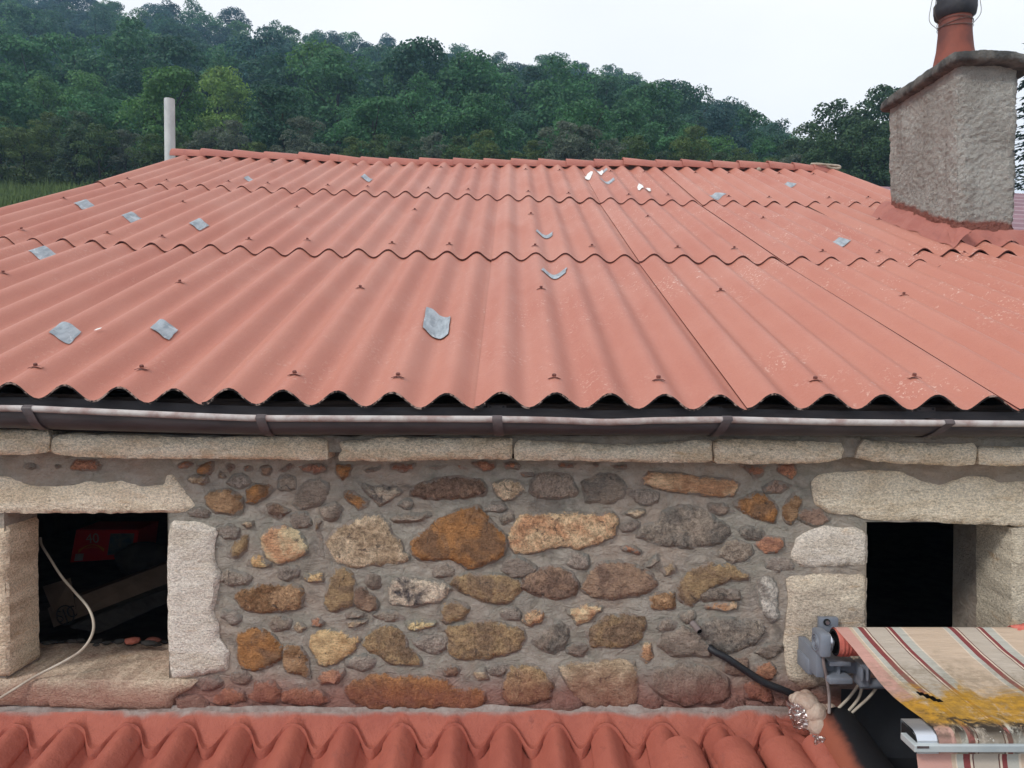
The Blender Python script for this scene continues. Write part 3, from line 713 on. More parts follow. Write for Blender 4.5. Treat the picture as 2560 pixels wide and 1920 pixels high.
# painted mortar flashing round the foot
b = MB()
def fl1(u, v):
    y = 5.02 + 1.16 * u; ex = .10 + .035 * mnoise.noise((y * 5, 0, 3)); x = CX0 + .03 - (ex + .03) * v
    zt = zbase(1, CX0, y) + .125 + .02 * mnoise.noise((y * 6, 2, 0)); zb = roofz(x, y) + .008; k = sstep(0, 1, v)
    return (x, y, max(zb, zt * (1 - k) + (zb - .01) * k + .012 * fbm(x * 14, y * 14, 0, 3)))
b.grid(fl1, 60, 16)
def fl2(u, v):
    x = 2.93 + .56 * u; y = CY0 + .02 - (.085 + .025 * mnoise.noise((x * 7, 1, 0))) * v; zt = zbase(1, x, CY0) + .12; zb = roofz(x, y) + .010; k = sstep(0, 1, v)
    return (x, y, max(zb, zt * (1 - k) + (zb - .012) * k + .01 * fbm(x * 14, y * 14, 3, 3)))
b.grid(fl2, 30, 12); b.build('flashing', m_flash, CH, 60)

# ------------------------------------------------------------------ wall: mortar face with two openings
LW = (-1.750, -1.190, pt(300, 1706, YW)[2], pt(300, 1279, YW)[2]); RW = (1.222, 1.75, pt(2300, 1700, YW)[2], pt(2300, 1305, YW)[2])
CUT = [LW, RW]
def axis(lo, hi, step, fixed):
    pts = sorted([lo, hi] + [f for f in fixed if lo < f < hi]); o = []
    for a, b_ in zip(pts, pts[1:]):
        n = max(1, int(round((b_ - a) / step))); o += list(np.linspace(a, b_, n, endpoint=False))
    return o + [hi]
ax = axis(-2.6, 2.6, .014, [LW[0], LW[1], RW[0], RW[1]]); az = axis(-1.32, ZT + .02, .014, [LW[2], LW[3], RW[2], RW[3]])
wv = []; wf = []; nxw = len(ax)
for z in az:
    for x in ax:
        d = .007 * fbm(x * 6, z * 8, 1, 3) + .0085 * fbm(x * 19, z * 26, 4, 4)
        wv.append((x, YW - d, z))
inside = lambda x, z: any(c[0] < x < c[1] and c[2] < z < c[3] for c in CUT)
for j in range(len(az) - 1):
    for i in range(nxw - 1):
        if inside((ax[i] + ax[i + 1]) / 2, (az[j] + az[j + 1]) / 2): continue
        a = j * nxw + i; wf.append((a, a + 1, a + nxw + 1, a + nxw))
b = MB(); b.add(wv, wf)
for (x0, x1, z0, z1) in CUT:                                        # plastered reveals
    y1 = 3.0; xs2 = x0 - .30 if x0 < 0 else x0
    b.add([(x0, YW - .012, z0), (x0, 2.79, z0), (x0, 2.79, z1), (x0, YW - .012, z1)], [(0, 1, 2, 3)]); b.add([(x0, 2.79, z0), (xs2, y1, z0), (xs2, y1, z1), (x0, 2.79, z1)], [(0, 1, 2, 3)]); b.add([(x0, 2.79, z1), (x0, y1, z1), (xs2, y1, z1)], [(0, 1, 2)]); b.add([(x0, 2.79, z0), (x0, y1, z0), (xs2, y1, z0)], [(0, 1, 2)])
    b.add([(x1, YW - .004, z0), (x1, y1, z0), (x1, y1, z1), (x1, YW - .004, z1)], [(3, 2, 1, 0)])
    b.add([(x0, YW, z1), (x1, YW, z1), (x1, y1, z1), (x0, y1, z1)], [(3, 2, 1, 0)]); b.add([(x0, YW, z0), (x1, YW, z0), (x1, y1, z0), (x0, y1, z0)], [(0, 1, 2, 3)])
for xa, xb in ((-3.55, -2.6), (2.6, 3.55)): b.add([(xa, YW, -1.32), (xb, YW, -1.32), (xb, YW, ZT + .02), (xa, YW, ZT + .02)], [(0, 1, 2, 3)])
b.add([(-3.55, YW, -5), (3.55, YW, -5), (3.55, YW, -1.32), (-3.55, YW, -1.32)], [(0, 1, 2, 3)])
for s in (-3.55, 3.55):                                             # gables
    b.add([(s, YW, -5), (s, 14.1, -5), (s, 14.1, -.25), (s, 8.4, np.polyval(ZL[3], s) - .11), (s, YL[2], np.polyval(ZL[2], s) - .12), (s, YL[1], np.polyval(ZL[1], s) - .12), (s, YW, -.2)], [tuple(range(7))])
b.add([(-3.55, 14.1, -5), (3.55, 14.1, -5), (3.55, 14.1, -.2), (-3.55, 14.1, -.2)], [(3, 2, 1, 0)])
WALL = b.build('wall', m_mortar, HOUSE, 180)
# attic shell
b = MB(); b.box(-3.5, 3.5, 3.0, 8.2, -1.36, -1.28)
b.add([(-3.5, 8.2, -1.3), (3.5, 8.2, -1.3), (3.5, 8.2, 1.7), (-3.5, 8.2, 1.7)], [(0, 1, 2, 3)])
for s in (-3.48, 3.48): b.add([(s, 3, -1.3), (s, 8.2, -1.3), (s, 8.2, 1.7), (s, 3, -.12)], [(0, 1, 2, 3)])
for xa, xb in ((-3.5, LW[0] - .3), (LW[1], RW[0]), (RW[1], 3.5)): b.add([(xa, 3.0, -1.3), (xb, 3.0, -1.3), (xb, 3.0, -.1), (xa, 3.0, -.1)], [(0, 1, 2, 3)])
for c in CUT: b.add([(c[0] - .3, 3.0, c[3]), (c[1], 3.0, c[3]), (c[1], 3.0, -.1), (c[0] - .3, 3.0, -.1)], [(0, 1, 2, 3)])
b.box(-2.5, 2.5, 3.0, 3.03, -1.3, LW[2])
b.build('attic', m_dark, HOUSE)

# ------------------------------------------------------------------ stones
def seg_dist(P, A, B):
    d = B - A; L = (d ** 2).sum(1); t = np.clip(((P[:, None, :] - A[None]) * d[None]).sum(2) / L[None], 0, 1)
    return np.sqrt((((A[None] + d[None] * t[..., None]) - P[:, None, :]) ** 2).sum(2)).min(1)
def in_poly(P, A):
    x, y = P[:, 0], P[:, 1]; r = np.zeros(len(P), bool); n = len(A)
    for i in range(n):
        x1, y1 = A[i]; x2, y2 = A[(i + 1) % n]
        c = ((y1 > y) != (y2 > y)) & (x < (x2 - x1) * (y - y1) / (y2 - y1 + 1e-12) + x1); r ^= c
    return r
sid = 0
def stone(name, pix, Yf, mat, col, col2, proud=.014, depth=.05, cell=.016, rough=.004, jit=.0028, bev=.014, sunk=0.0, parent=None, chaikin=1, label=None):
    """one stone: outline in the wall plane, its own relief, sides running back into the wall"""
    global sid; sid += 1
    P = np.array([(lambda q: (q[0], q[2]))(pt(x, y, Yf)) for x, y in pix])
    for _ in range(chaikin):
        Q = np.roll(P, -1, 0); P = np.stack([P * .90 + Q * .10, P * .10 + Q * .90], 1).reshape(-1, 2)
    O = []
    for i in range(len(P)):
        a, b_ = P[i], P[(i + 1) % len(P)]; L = np.hypot(*(b_ - a)); n = max(1, int(L / (cell * .62)))
        for k in range(n): O.append(a + (b_ - a) * k / n)
    O = np.array(O)
    for q in O:
        q += np.array([mnoise.noise((q[0] * 60, q[1] * 60, sid)), mnoise.noise((q[0] * 60, q[1] * 60, sid + 9.5))]) * jit * 1.5 + np.array([mnoise.noise((q[0] * 24, q[1] * 24, sid)), mnoise.noise((q[0] * 24, q[1] * 24, sid + 9.5))]) * jit * 1.8
    if ((O[:, 0] * np.roll(O[:, 1], -1) - np.roll(O[:, 0], -1) * O[:, 1]).sum()) < 0: O = O[::-1]
    lo, hi = O.min(0), O.max(0)
    G = np.array([(x, z) for x in np.arange(lo[0], hi[0], cell) for z in np.arange(lo[1], hi[1], cell)]) if min(hi - lo) > cell else np.zeros((0, 2))
    A, B = O, np.roll(O, -1, 0)
    if len(G):
        G = G + RNG.uniform(-.3, .3, G.shape) * cell; G = G[in_poly(G, O)]
        if len(G): G = G[seg_dist(G, A, B) > cell * .5]
    V = np.concatenate([O, G]) if len(G) else O; nO = len(O)
    vc, ve, vf, *_ = delaunay_2d_cdt([Vector(q) for q in V], [(i, (i + 1) % nO) for i in range(nO)], [], 1, 1e-6)
    V2 = np.array([tuple(q) for q in vc]); D = seg_dist(V2, A, B); mx = max(D.max(), 1e-4); bv = min(bev, mx * .8)
    verts = []; cx_, cz_ = V2.mean(0); ex_ = max(hi - lo); tx_, tz_ = RNG.uniform(-.004, .004) / ex_, RNG.uniform(-.005, .003) / ex_
    for (x, z), d in zip(V2, D):
        h = proud * (1 - (1 - min(1, d / bv)) ** 2.2) + proud * .12 * d / mx - sunk
        h += (x - cx_) * tx_ + (z - cz_) * tz_; h += rough * 1.3 * abs(mnoise.noise((x * 17, z * 23, sid * 2.3))) * min(1, d / bv); h += (rough * 1.6 * fbm(x * 14, z * 14, sid * 3.1, 2) + rough * fbm(x * 45, z * 45, sid * 1.7, 3)) * min(1, d / bv)
        verts.append((x, Yf - h, z))
    cnt = {}
    fs = []
    for f in vf:
        f = list(f)
        a2 = sum(V2[f[i]][0] * V2[f[(i + 1) % len(f)]][1] - V2[f[(i + 1) % len(f)]][0] * V2[f[i]][1] for i in range(len(f)))
        if a2 < 0: f = f[::-1]
        fs.append(tuple(f))
        for i in range(len(f)): cnt[(f[i], f[(i + 1) % len(f)])] = 1
    bd = [e for e in cnt if (e[1], e[0]) not in cnt]; mp_ = {}
    for e in bd:
        for i in e:
            if i not in mp_: mp_[i] = len(verts); verts.append((verts[i][0], Yf + depth, verts[i][2]))
    fs += [(e[1], e[0], mp_[e[0]], mp_[e[1]]) for e in bd]
    o = mk(name, verts, fs, mat, parent or WALL, 50, color=col, tint2=col2, label=label)
    at = o.data.attributes.new('edge', 'FLOAT', 'POINT'); at.data.foreach_set('value', np.concatenate([D, np.zeros(len(verts) - len(D))]).astype(np.float32))
    return o
K = 1.36
PAL = {'T': ((176, 156, 132), (142, 122, 100)), 'O': ((154, 110, 70), (120, 92, 70)), 'B': ((134, 110, 92), (108, 88, 76)), 'G': ((140, 126, 114), (116, 104, 94)),
       'D': ((104, 97, 90), (132, 120, 108)), 'C': ((190, 162, 122), (172, 138, 100)), 'P': ((160, 116, 92), (136, 98, 82)), 'Y': ((146, 122, 92), (116, 96, 78)),
       'M': ((176, 160, 142), (58, 56, 60)), 'S': ((150, 120, 92), (112, 84, 60)), 'N': ((194, 164, 132), (168, 128, 98)), 'L': ((176, 168, 158), (140, 132, 124))}
ST = [  # crop, kind, outline in crop units
(1,'P',[(620,720),(660,660),(800,665),(870,710),(850,745),(640,750)]),(1,'G',[(190,710),(260,690),(400,745),(240,745)]),(1,'P',[(480,700),(600,695),(490,735)]),
(1,'P',[(1535,690),(1600,680),(1670,695),(1640,725),(1545,730)]),(1,'O',[(1710,700),(1830,690),(1850,730),(1800,780),(1720,770)]),(1,'T',[(1615,800),(1680,785),(1740,800),(1790,785),(1795,840),(1740,865),(1640,860)]),
(1,'T',[(1880,790),(1905,755),(1950,800),(1890,820)]),(1,'B',[(1950,690),(2020,700),(2030,730),(1985,770)]),(1,'P',[(2090,710),(2170,705),(2180,740),(2120,750)]),
(1,'S',[(1770,985),(1830,930),(1960,925),(2080,955),(2080,1090),(2040,1130),(1880,1110),(1800,1050)]),(1,'O',[(2140,920),(2200,880),(2290,880),(2370,910),(2290,980),(2210,1015),(2130,1020)]),
(1,'T',[(2070,1200),(2180,1190),(2200,1225),(2140,1235)]),(1,'Y',[(2100,1300),(2150,1310),(2120,1430),(2040,1500),(1980,1480),(2040,1370)]),
(2,'N',[(40,1320),(120,1260),(250,1240),(360,1290),(470,1400),(380,1490),(200,1560),(80,1480)]),(2,'C',[(-70,1560),(0,1470),(60,1500),(150,1565),(40,1578)]),
(2,'B',[(30,710),(120,700),(150,740),(120,780),(50,780)]),(2,'P',[(200,750),(280,695),(330,710),(250,755)]),(2,'P',[(360,710),(500,695),(610,700),(600,755),(520,780),(410,755)]),
(2,'O',[(710,710),(830,720),(790,790),(750,830),(705,790)]),(2,'B',[(930,730),(1070,715),(1065,745),(960,765)]),(2,'P',[(1170,690),(1380,685),(1350,740),(1260,760),(1170,740)]),
(2,'P',[(1480,715),(1660,700),(1560,738)]),(2,'P',[(1850,670),(2070,680),(2060,730),(1980,750),(1900,720)]),(2,'P',[(2140,690),(2212,680),(2280,700),(2270,740),(2160,740)]),(2,'P',[(1760,710),(1820,715),(1820,750),(1770,735)]),
(2,'G',[(370,930),(430,850),(530,840),(610,870),(625,950),(530,1050),(380,1070),(330,1040)]),(2,'O',[(750,910),(850,950),(950,1000),(940,1050),(875,1080),(820,1020),(760,970)]),
(2,'M',[(880,850),(1040,900),(1190,880),(1260,935),(1160,1000),(1070,1050),(980,960)]),(2,'B',[(1335,900),(1420,850),(1700,810),(1940,830),(1985,900),(1970,960),(1700,985),(1460,1000),(1350,960)]),
(2,'B',[(110,1060),(150,1030),(290,1085),(190,1160),(125,1130)]),(2,'G',[(555,1080),(680,1025),(740,1090),(700,1160),(640,1185),(570,1150)]),
(2,'T',[(500,1170),(560,1160),(570,1210),(550,1240),(570,1380),(590,1480),(540,1460),(530,1390),(545,1310),(510,1220)]),
(2,'T',[(605,1340),(700,1260),(860,1180),(960,1140),(1060,1150),(1130,1210),(1170,1300),(1240,1350),(1260,1440),(1340,1510),(1240,1550),(1000,1550),(860,1585),(700,1530),(640,1430)]),
(2,'G',[(1160,1165),(1230,1130),(1500,1100),(1480,1160),(1370,1190),(1220,1200)]),
(2,'O',[(1335,1370),(1430,1280),(1560,1190),(1720,1110),(1910,1050),(1985,1140),(2050,1220),(2150,1320),(2145,1450),(2060,1530),(1830,1590),(1700,1510),(1550,1520),(1420,1520),(1350,1450)]),
(2,'T',[(2050,860),(2130,840),(2212,835),(2290,870),(2310,925),(2212,990),(2150,990),(2070,940)]),(2,'C',[(410,1630),(575,1630),(585,1705),(480,1712),(415,1690)]),
(3,'P',[(60,770),(180,760),(190,800),(110,810)]),(3,'G',[(160,930),(210,800),(340,770),(510,800),(560,930),(540,970),(340,985),(200,960)]),
(3,'D',[(610,850),(750,790),(900,800),(980,880),(960,980),(850,1025),(640,1010),(630,940)]),(3,'N',[(1110,850),(1190,760),(1400,770),(1700,805),(1880,815),(1970,860),(1900,970),(1800,980),(1550,940),(1260,910)]),
(3,'T',[(940,1125),(1000,1090),(1080,1070),(1145,1080),(1130,1140),(1060,1148)]),
(3,'N',[(-30,1350),(0,1240),(100,1120),(250,1130),(420,1130),(640,1115),(850,1110),(910,1170),(880,1310),(780,1370),(600,1420),(350,1400),(160,1470),(30,1460)]),
(3,'D',[(-100,1150),(-20,1110),(70,1110),(0,1180),(-60,1220)]),(3,'P',[(340,730),(440,680),(560,680),(520,710),(390,735)]),(3,'P',[(670,690),(750,690),(740,725)]),(3,'P',[(840,700),(990,690),(980,735),(890,720)]),
(3,'D',[(1080,1320),(1160,1210),(1270,1190),(1300,1110),(1450,1065),(1620,1070),(1740,1150),(1860,1220),(1880,1300),(1800,1370),(1540,1420),(1260,1385)]),
(3,'O',[(1910,1040),(2000,990),(2130,945),(2212,985),(2290,1080),(2270,1200),(2180,1190),(2060,1130),(1960,1090)]),(3,'D',[(1965,1260),(2040,1230),(2160,1260),(2180,1310),(2120,1355),(2030,1330)]),
(3,'P',[(2100,1385),(2200,1320),(2330,1330),(2345,1390),(2280,1450),(2200,1460)]),(3,'P',[(1960,700),(2180,710),(2150,790),(2100,815),(2040,750)]),(4,'P',[(60,700),(220,690),(240,770),(200,810),(100,770)]),
(4,'S',[(130,1070),(180,1000),(250,950),(280,1020),(260,1110),(210,1195),(140,1160)]),(3,'P',[(930,1410),(1050,1400),(1130,1445),(1080,1475),(960,1450)]),(3,'G',[(1140,1560),(1250,1480),(1275,1510),(1200,1580)]),
(3,'T',[(1290,1600),(1400,1540),(1410,1620),(1330,1650)]),(7,'B',[(75,100),(110,10),(220,-60),(390,-85),(510,-20),(570,60),(540,150),(430,190),(260,175)]),
(7,'B',[(610,110),(640,20),(700,-60),(760,-110),(930,-115),(1060,-90),(1200,-20),(1260,60),(1200,120),(1040,170),(880,195),(700,170)]),
(7,'Y',[(1430,160),(1450,60),(1560,-60),(1720,-110),(1900,-90),(2040,-20),(2030,50),(1860,60),(1740,80),(1620,200),(1570,260),(1480,220)]),(7,'S',[(1190,180),(1250,150),(1390,145),(1400,270),(1280,280),(1200,270)]),
(7,'N',[(1665,250),(1790,225),(1960,225),(1950,290),(1800,295),(1680,285)]),(7,'N',[(470,290),(620,265),(780,265),(770,310),(650,390),(570,420),(510,350)]),(7,'N',[(85,390),(130,310),(265,300),(240,390),(170,425)]),
(7,'D',[(175,580),(270,490),(400,400),(470,430),(480,520),(430,620),(370,660),(260,630)]),(7,'Y',[(640,480),(740,400),(800,350),(980,335),(1130,350),(1150,430),(1110,550),(1000,600),(840,620),(690,610)]),
(7,'G',[(1240,450),(1330,390),(1420,410),(1400,460),(1310,480)]),(7,'G',[(1270,600),(1330,500),(1480,440),(1600,500),(1700,600),(1700,700),(1550,680),(1400,690)]),
(7,'D',[(1600,470),(1640,390),(1850,370),(2050,390),(2180,380),(2170,470),(2100,590),(1970,630),(1840,660),(1740,610),(1620,530)]),(7,'N',[(1120,680),(1140,590),(1200,600),(1220,690),(1160,740)]),
(7,'Y',[(-50,900),(0,790),(150,760),(280,830),(340,930),(330,1040),(200,1100),(0,1110),(-70,1020)]),(7,'T',[(380,770),(600,745),(900,735),(1050,730),(1080,860),(1075,1080),(980,1140),(700,1130),(560,1040),(470,900)]),
(7,'G',[(1200,950),(1240,820),(1480,760),(1700,800),(1850,870),(1870,1020),(1800,1090),(1500,1110),(1330,1060)]),(7,'P',[(2010,930),(2100,900),(2212,950),(2260,1090),(2030,1060)]),(7,'P',[(2110,780),(2212,750),(2300,830),(2212,880),(2110,850)]),
(6,'S',[(-190,200),(-120,120),(20,80),(200,65),(360,80),(415,160),(380,270),(300,300),(60,310),(-110,280)]),(6,'Y',[(600,230),(630,80),(680,-60),(760,-75),(840,-20),(845,80),(845,250),(760,270),(700,300),(620,280)]),
(6,'B',[(855,110),(940,110),(1060,230),(1040,280),(960,295),(860,250)]),(6,'G',[(945,50),(980,-10),(1080,0),(1080,80),(1000,105)]),(6,'M',[(1150,110),(1180,40),(1300,20),(1440,40),(1600,40),(1670,110),(1580,230),(1400,245),(1200,255),(1150,210)]),
(6,'Y',[(1680,60),(1740,0),(1850,-20),(2050,-10),(2212,20),(2290,50),(2280,130),(2212,215),(2130,245),(1950,210),(1760,130)]),(6,'Y',[(1590,370),(1620,260),(1690,215),(1800,240),(1840,290),(1800,370),(1660,400)]),
(6,'T',[(315,440),(350,395),(410,410),(450,450),(380,480)]),(6,'P',[(480,370),(550,360),(590,400),(560,440),(490,440)]),(6,'T',[(780,400),(830,370),(960,375),(950,410),(810,440)]),(6,'C',[(1275,400),(1400,385),(1560,385),(1530,440),(1400,470),(1310,460)]),
(6,'C',[(460,600),(500,500),(640,465),(740,490),(800,530),(870,505),(890,560),(800,680),(700,740),(600,770),(540,750),(520,680)]),(6,'Y',[(930,590),(960,520),(1060,440),(1200,445),(1280,490),(1310,600),(1400,690),(1440,760),(1300,765),(1160,740),(1010,670)]),
(6,'Y',[(1600,450),(1800,410),(2050,395),(2160,420),(2290,440),(2330,530),(2280,620),(2150,690),(1900,710),(1730,720),(1680,650),(1660,500)]),(6,'S',[(230,720),(240,640),(290,590),(380,620),(430,700),(460,880),(340,830),(260,810)]),
(5,'O',[(2060,500),(2150,450),(2212,450),(2330,490),(2440,610),(2430,700),(2330,780),(2212,810),(2100,790),(2060,700)]),(6,'P',[(540,890),(570,830),(740,805),(755,850),(690,920),(580,935)]),(6,'B',[(1580,790),(1700,770),(1760,800),(1700,865),(1610,840)]),
(6,'T',[(1870,830),(1970,790),(2000,880),(1920,890)]),(6,'O',[(770,950),(880,890),(1010,840),(1200,870),(1400,870),(1600,880),(1690,950),(1880,960),(1970,990),(1970,1100),(1900,1170),(1500,1140),(1050,1150),(900,1140),(800,1050)]),
(6,'P',[(220,1100),(235,980),(400,965),(560,990),(640,1060),(600,1110),(400,1110)]),(6,'P',[(-60,1040),(0,930),(150,915),(215,990),(205,1090),(60,1085)]),(5,'P',[(1800,1060),(1960,970),(2090,980),(2120,1080),(1900,1120)]),
(8,'L',[(-75,20),(0,-20),(70,80),(95,350),(30,400),(-40,300),(-70,150)]),(6,'G',[(760,330),(850,310),(950,330),(900,362),(790,365)]),(7,'G',[(1560,150),(1680,110),(1950,110),(1960,200),(1700,215)]),
]
jr = random.Random(21)
def grown(pl, g):
    c = np.mean(pl, 0); o = []
    for q in pl:
        d = np.array(q) - c; L = np.hypot(*d) + 1e-6; o.append(tuple(np.array(q) + d / L * g))
    return o
discs = []
for c, kd, poly in ST:
    a, b2_ = PAL[kd]; j = jr.uniform(.9, 1.12); pl = [cpx(c, *q) for q in poly]; A_ = np.array(pl); sz = min(A_.max(0) - A_.min(0)); discs.append((A_.min(0), A_.max(0)))
    small = sz < 26
    stone('stone', grown(pl, 3.0 if small else 7.0), YW - .003, m_stone, srgb(*a, K * j * 1.2), srgb(*b2_, K * j * 1.2), proud=.011 if small else jr.uniform(.010, .015), rough=.003 if small else .0042, sunk=.001 if small else .0026, bev=.006 if small else .009, jit=.003, cell=.010 if small else .016)
# dressed stones
DT = (srgb(204, 190, 170, K), srgb(188, 171, 148, K)); DG = (srgb(192, 183, 172, K), srgb(178, 167, 153, K))
DPOL = []
def dressed(name, c, poly, Yf, depth, cols=DT, proud=.010, bev=.008, **k):
    DPOL.append([cpx(c, *q) for q in poly])
    return stone(name, [cpx(c, *q) for q in poly], Yf, m_dressed, cols[0], cols[1], proud, depth, .018, .0036, .0017, bev, **k)
dressed('lintel', 1, [(-900,780),(-150,790),(60,795),(250,880),(450,890),(650,870),(760,840),(960,850),(1050,830),(1230,890),(1420,870),(1440,790),(1490,785),(1590,920),(1600,960),(1660,1000),(1680,1050),(1600,1110),(1300,1115),(700,1115),(-900,1115)], YW - .002, .32)
dressed('jamb_stone', 5, [(1480,-470),(1700,-475),(1800,-440),(1885,-400),(1850,-250),(1860,-100),(1915,0),(1870,200),(1845,300),(1890,400),(1900,540),(1980,650),(1970,800),(1850,840),(1500,890),(1470,780),(1450,500),(1445,0),(1450,-300)], YW - .004, .20, DG)
dressed('jamb_stone', 5, [(-700,-400),(20,-410),(60,-440),(84,-400),(80,0),(86,400),(92,700),(98,865),(-60,870),(-700,860)], YW - .004, .16, (srgb(190, 172, 150, K), srgb(168, 148, 126, K)))
dressed('sill_stone', 5, [(-700,890),(600,893),(1200,897),(1480,895),(1720,900),(1640,980),(1500,1060),(1480,1150),(700,1150),(400,1130),(0,1110),(-700,1110)], YW - .012, .34, (srgb(182, 167, 146, K), srgb(154, 141, 123, K)))
dressed('lintel', 4, [(370,850),(430,780),(600,760),(900,745),(1150,755),(1350,850),(1500,870),(1700,800),(1900,800),(2000,850),(2212,840),(3200,850),(3200,1260),(2200,1228),(1600,1203),(860,1168),(700,1120),(530,1120),(400,1040)], YW - .004, .34, (srgb(200, 189, 170, K), srgb(186, 172, 150, K)))
dressed('jamb_stone', 4, [(240,1340),(330,1280),(480,1220),(600,1240),(760,1240),(850,1290),(862,1400),(858,1560),(640,1570),(300,1580),(190,1500)], YW - .003, .20, DG)
dressed('jamb_stone', 8, [(155,10),(440,-20),(856,-10),(850,300),(844,600),(830,760),(640,900),(300,980),(170,880),(130,600),(180,200)], YW - .004, .20, (srgb(188, 175, 156, K), srgb(164, 150, 134, K)))
dressed('jamb_stone', 4, [(2104,1245),(2300,1240),(3200,1240),(3200,2700),(2104,2700)], YW - .002, .20, (srgb(178, 168, 150, K), srgb(158, 148, 132, K)), chaikin=0)
YC = 2.515
CO = [(1,[(-900,385),(-150,390),(400,400),(430,460),(420,590),(200,615),(-150,610),(-900,605)]),
(2,[(-1772,480),(-1690,425),(-900,450),(-700,460),(0,455),(520,455),(610,490),(625,600),(615,655),(300,655),(0,650),(-600,645),(-1180,640),(-1500,635),(-1770,600)]),
(2,[(705,620),(740,580),(720,500),(900,490),(1100,460),(1700,470),(2100,460),(2212,470),(2218,560),(2212,650),(1700,655),(1200,665),(720,665)]),
(3,[(20,640),(25,520),(60,480),(200,490),(500,500),(700,515),(1000,525),(1250,510),(1500,490),(1728,475),(1730,680),(1200,680),(500,660),(40,660)]),
(3,[(1744,480),(2212,480),(2400,490),(2840,510),(2870,570),(2840,650),(2600,690),(2000,690),(1748,685)]),
(4,[(770,560),(830,480),(1000,490),(1200,510),(1500,510),(1650,520),(1780,510),(1810,560),(1796,700),(1600,710),(1100,685),(760,650)]),
(4,[(1820,570),(1850,540),(2100,545),(3300,540),(3300,710),(1822,705)])]
for i, (c, poly) in enumerate(CO):
    j = jr.uniform(.92, 1.05)
    dressed('cornice_stone', c, poly, YC, .13, (srgb(204, 190, 170, K * j), srgb(188, 170, 146, K * j)), proud=.012, bev=.008)
# flush rubble between the big stones, half smeared over with mortar
def dens(pl):
    o = []
    for i in range(len(pl)):
        a, b_ = np.array(pl[i]), np.array(pl[(i + 1) % len(pl)]); n = max(1, int(np.hypot(*(b_ - a)) / 7)); o += [a + (b_ - a) * k / n for k in range(n)]
    return o
ALLP = [grown([cpx(c, *q) for q in pl], 6) for c, kd, pl in ST] + DPOL
GX, GY = np.meshgrid(np.arange(440, 2040, 6.0), np.arange(1168, 1764, 6.0)); GP = np.stack([GX.ravel(), GY.ravel()], 1)
DD = np.full(len(GP), 60.0); BP = np.array([q for pl in ALLP for q in dens(pl)])
for k in range(0, len(BP), 400): DD = np.minimum(DD, np.sqrt(((GP[:, None, :] - BP[None, k:k + 400]) ** 2 * np.array([1, 1.5])).sum(2)).min(1))
for pl in ALLP: DD[in_poly(GP, np.array(pl))] = 0
for r_ in ((90, 1270, 425, 1700), (2160, 1290, 2560, 1720)): DD[(GP[:, 0] > r_[0]) & (GP[:, 0] < r_[2]) & (GP[:, 1] > r_[1]) & (GP[:, 1] < r_[3])] = 0
DD[(GP[:, 0] > 1990) & (GP[:, 1] > 1640)] = 0
nf = 0
while nf < 170:
    i = int((DD * RNG.uniform(.75, 1, len(DD))).argmax()); d = DD[i]
    if d < 25: break
    x, y = GP[i]; w_, h_ = d * jr.uniform(1.0, 1.7), d * jr.uniform(.66, .92); n_ = jr.randint(5, 8); ph = jr.uniform(0, 6)
    pl = [(x + w_ * math.cos(6.283 * k / n_ + ph + jr.uniform(-.3, .3)) * jr.uniform(.75, 1.12), y + h_ * math.sin(6.283 * k / n_ + ph + jr.uniform(-.3, .3)) * jr.uniform(.75, 1.12)) for k in range(n_)]
    kd = jr.choice('TGBPGBYGGTD'); a, b2_ = PAL[kd]; j = jr.uniform(.78, 1.02); mx_ = jr.uniform(.5, .85); m3 = (156, 144, 134); a = tuple(a[q] * (1 - mx_) + m3[q] * mx_ for q in range(3)); b2_ = tuple(b2_[q] * (1 - mx_) + m3[q] * mx_ for q in range(3))
    stone('stone', pl, YW - .003, m_stone, srgb(*a, K * j), srgb(*b2_, K * j), proud=.010, rough=.0036, sunk=.003, bev=.008, jit=.0026, cell=.012); nf += 1
    B2 = np.array(dens(pl)); DD = np.minimum(DD, np.sqrt(((GP[:, None, :] - B2[None]) ** 2 * np.array([1, 1.5])).sum(2)).min(1)); DD[in_poly(GP, np.array(pl))] = 0
print('flush stones', nf)
# mortar behind and over the cornice stones
def cm(u, v):
    x = -2.6 + 5.2 * u; zt = -.225; zb = pt(1280 + x / YC * F, np.interp(x, [-1.7, 0, 1.7], [1124, 1136, 1148]), YC)[2]
    if v < .5: return (x, YC + .012 - .006 * fbm(x * 9, v * 4, 0, 3), zb + (zt - zb) * v * 2)
    return (x, YC + .012 + .12 * (v - .5) * 2, zt + .012 * fbm(x * 8, 3, 0))
b = MB(); b.grid(cm, 260, 8); b.grid(lambda u, v: (-2.6 + 5.2 * u, YC + .012 + .11 * v, cm(u, 0)[2]), 130, 1); b.build('cornice_mortar', m_mortar, HOUSE, 180)

# ------------------------------------------------------------------ eave board, gutter
def ez(x): return float(np.polyval(ZL[0], x))
b = MB(); b.grid(lambda u, v: (-3.5 + 7 * u, 2.545 + .06 * (v > .7) + .004 * fbm(u * 60, v * 3, 0, 3), ez(-3.5 + 7 * u) - .11 + min(v, .7) / .7 * (.122 + .008 * mnoise.noise((u * 40, 0, 0)))), 240, 10)
b.build('eave_board', m_wood, HOUSE, 60)
LIP = [(-700, 1011), (0, 1013), (60, 1013), (300, 1024), (500, 1033), (640, 1038), (1240, 1040), (1400, 1043), (1530, 1049), (1610, 1043.5), (1820, 1041), (2100, 1048), (2560, 1052), (3300, 1056)]
YLIP = 2.385; GR_ = .066
LX = [pt(x, y, YLIP)[0] for x, y in LIP]; LZ = [pt(x, y, YLIP)[2] for x, y in LIP]
xs_ = np.linspace(-2.6, 2.6, 240)
def lip(x):
    return float(np.mean([np.interp(x + d, LX, LZ) for d in (-.06, -.03, 0, .03, .06)])) - .010
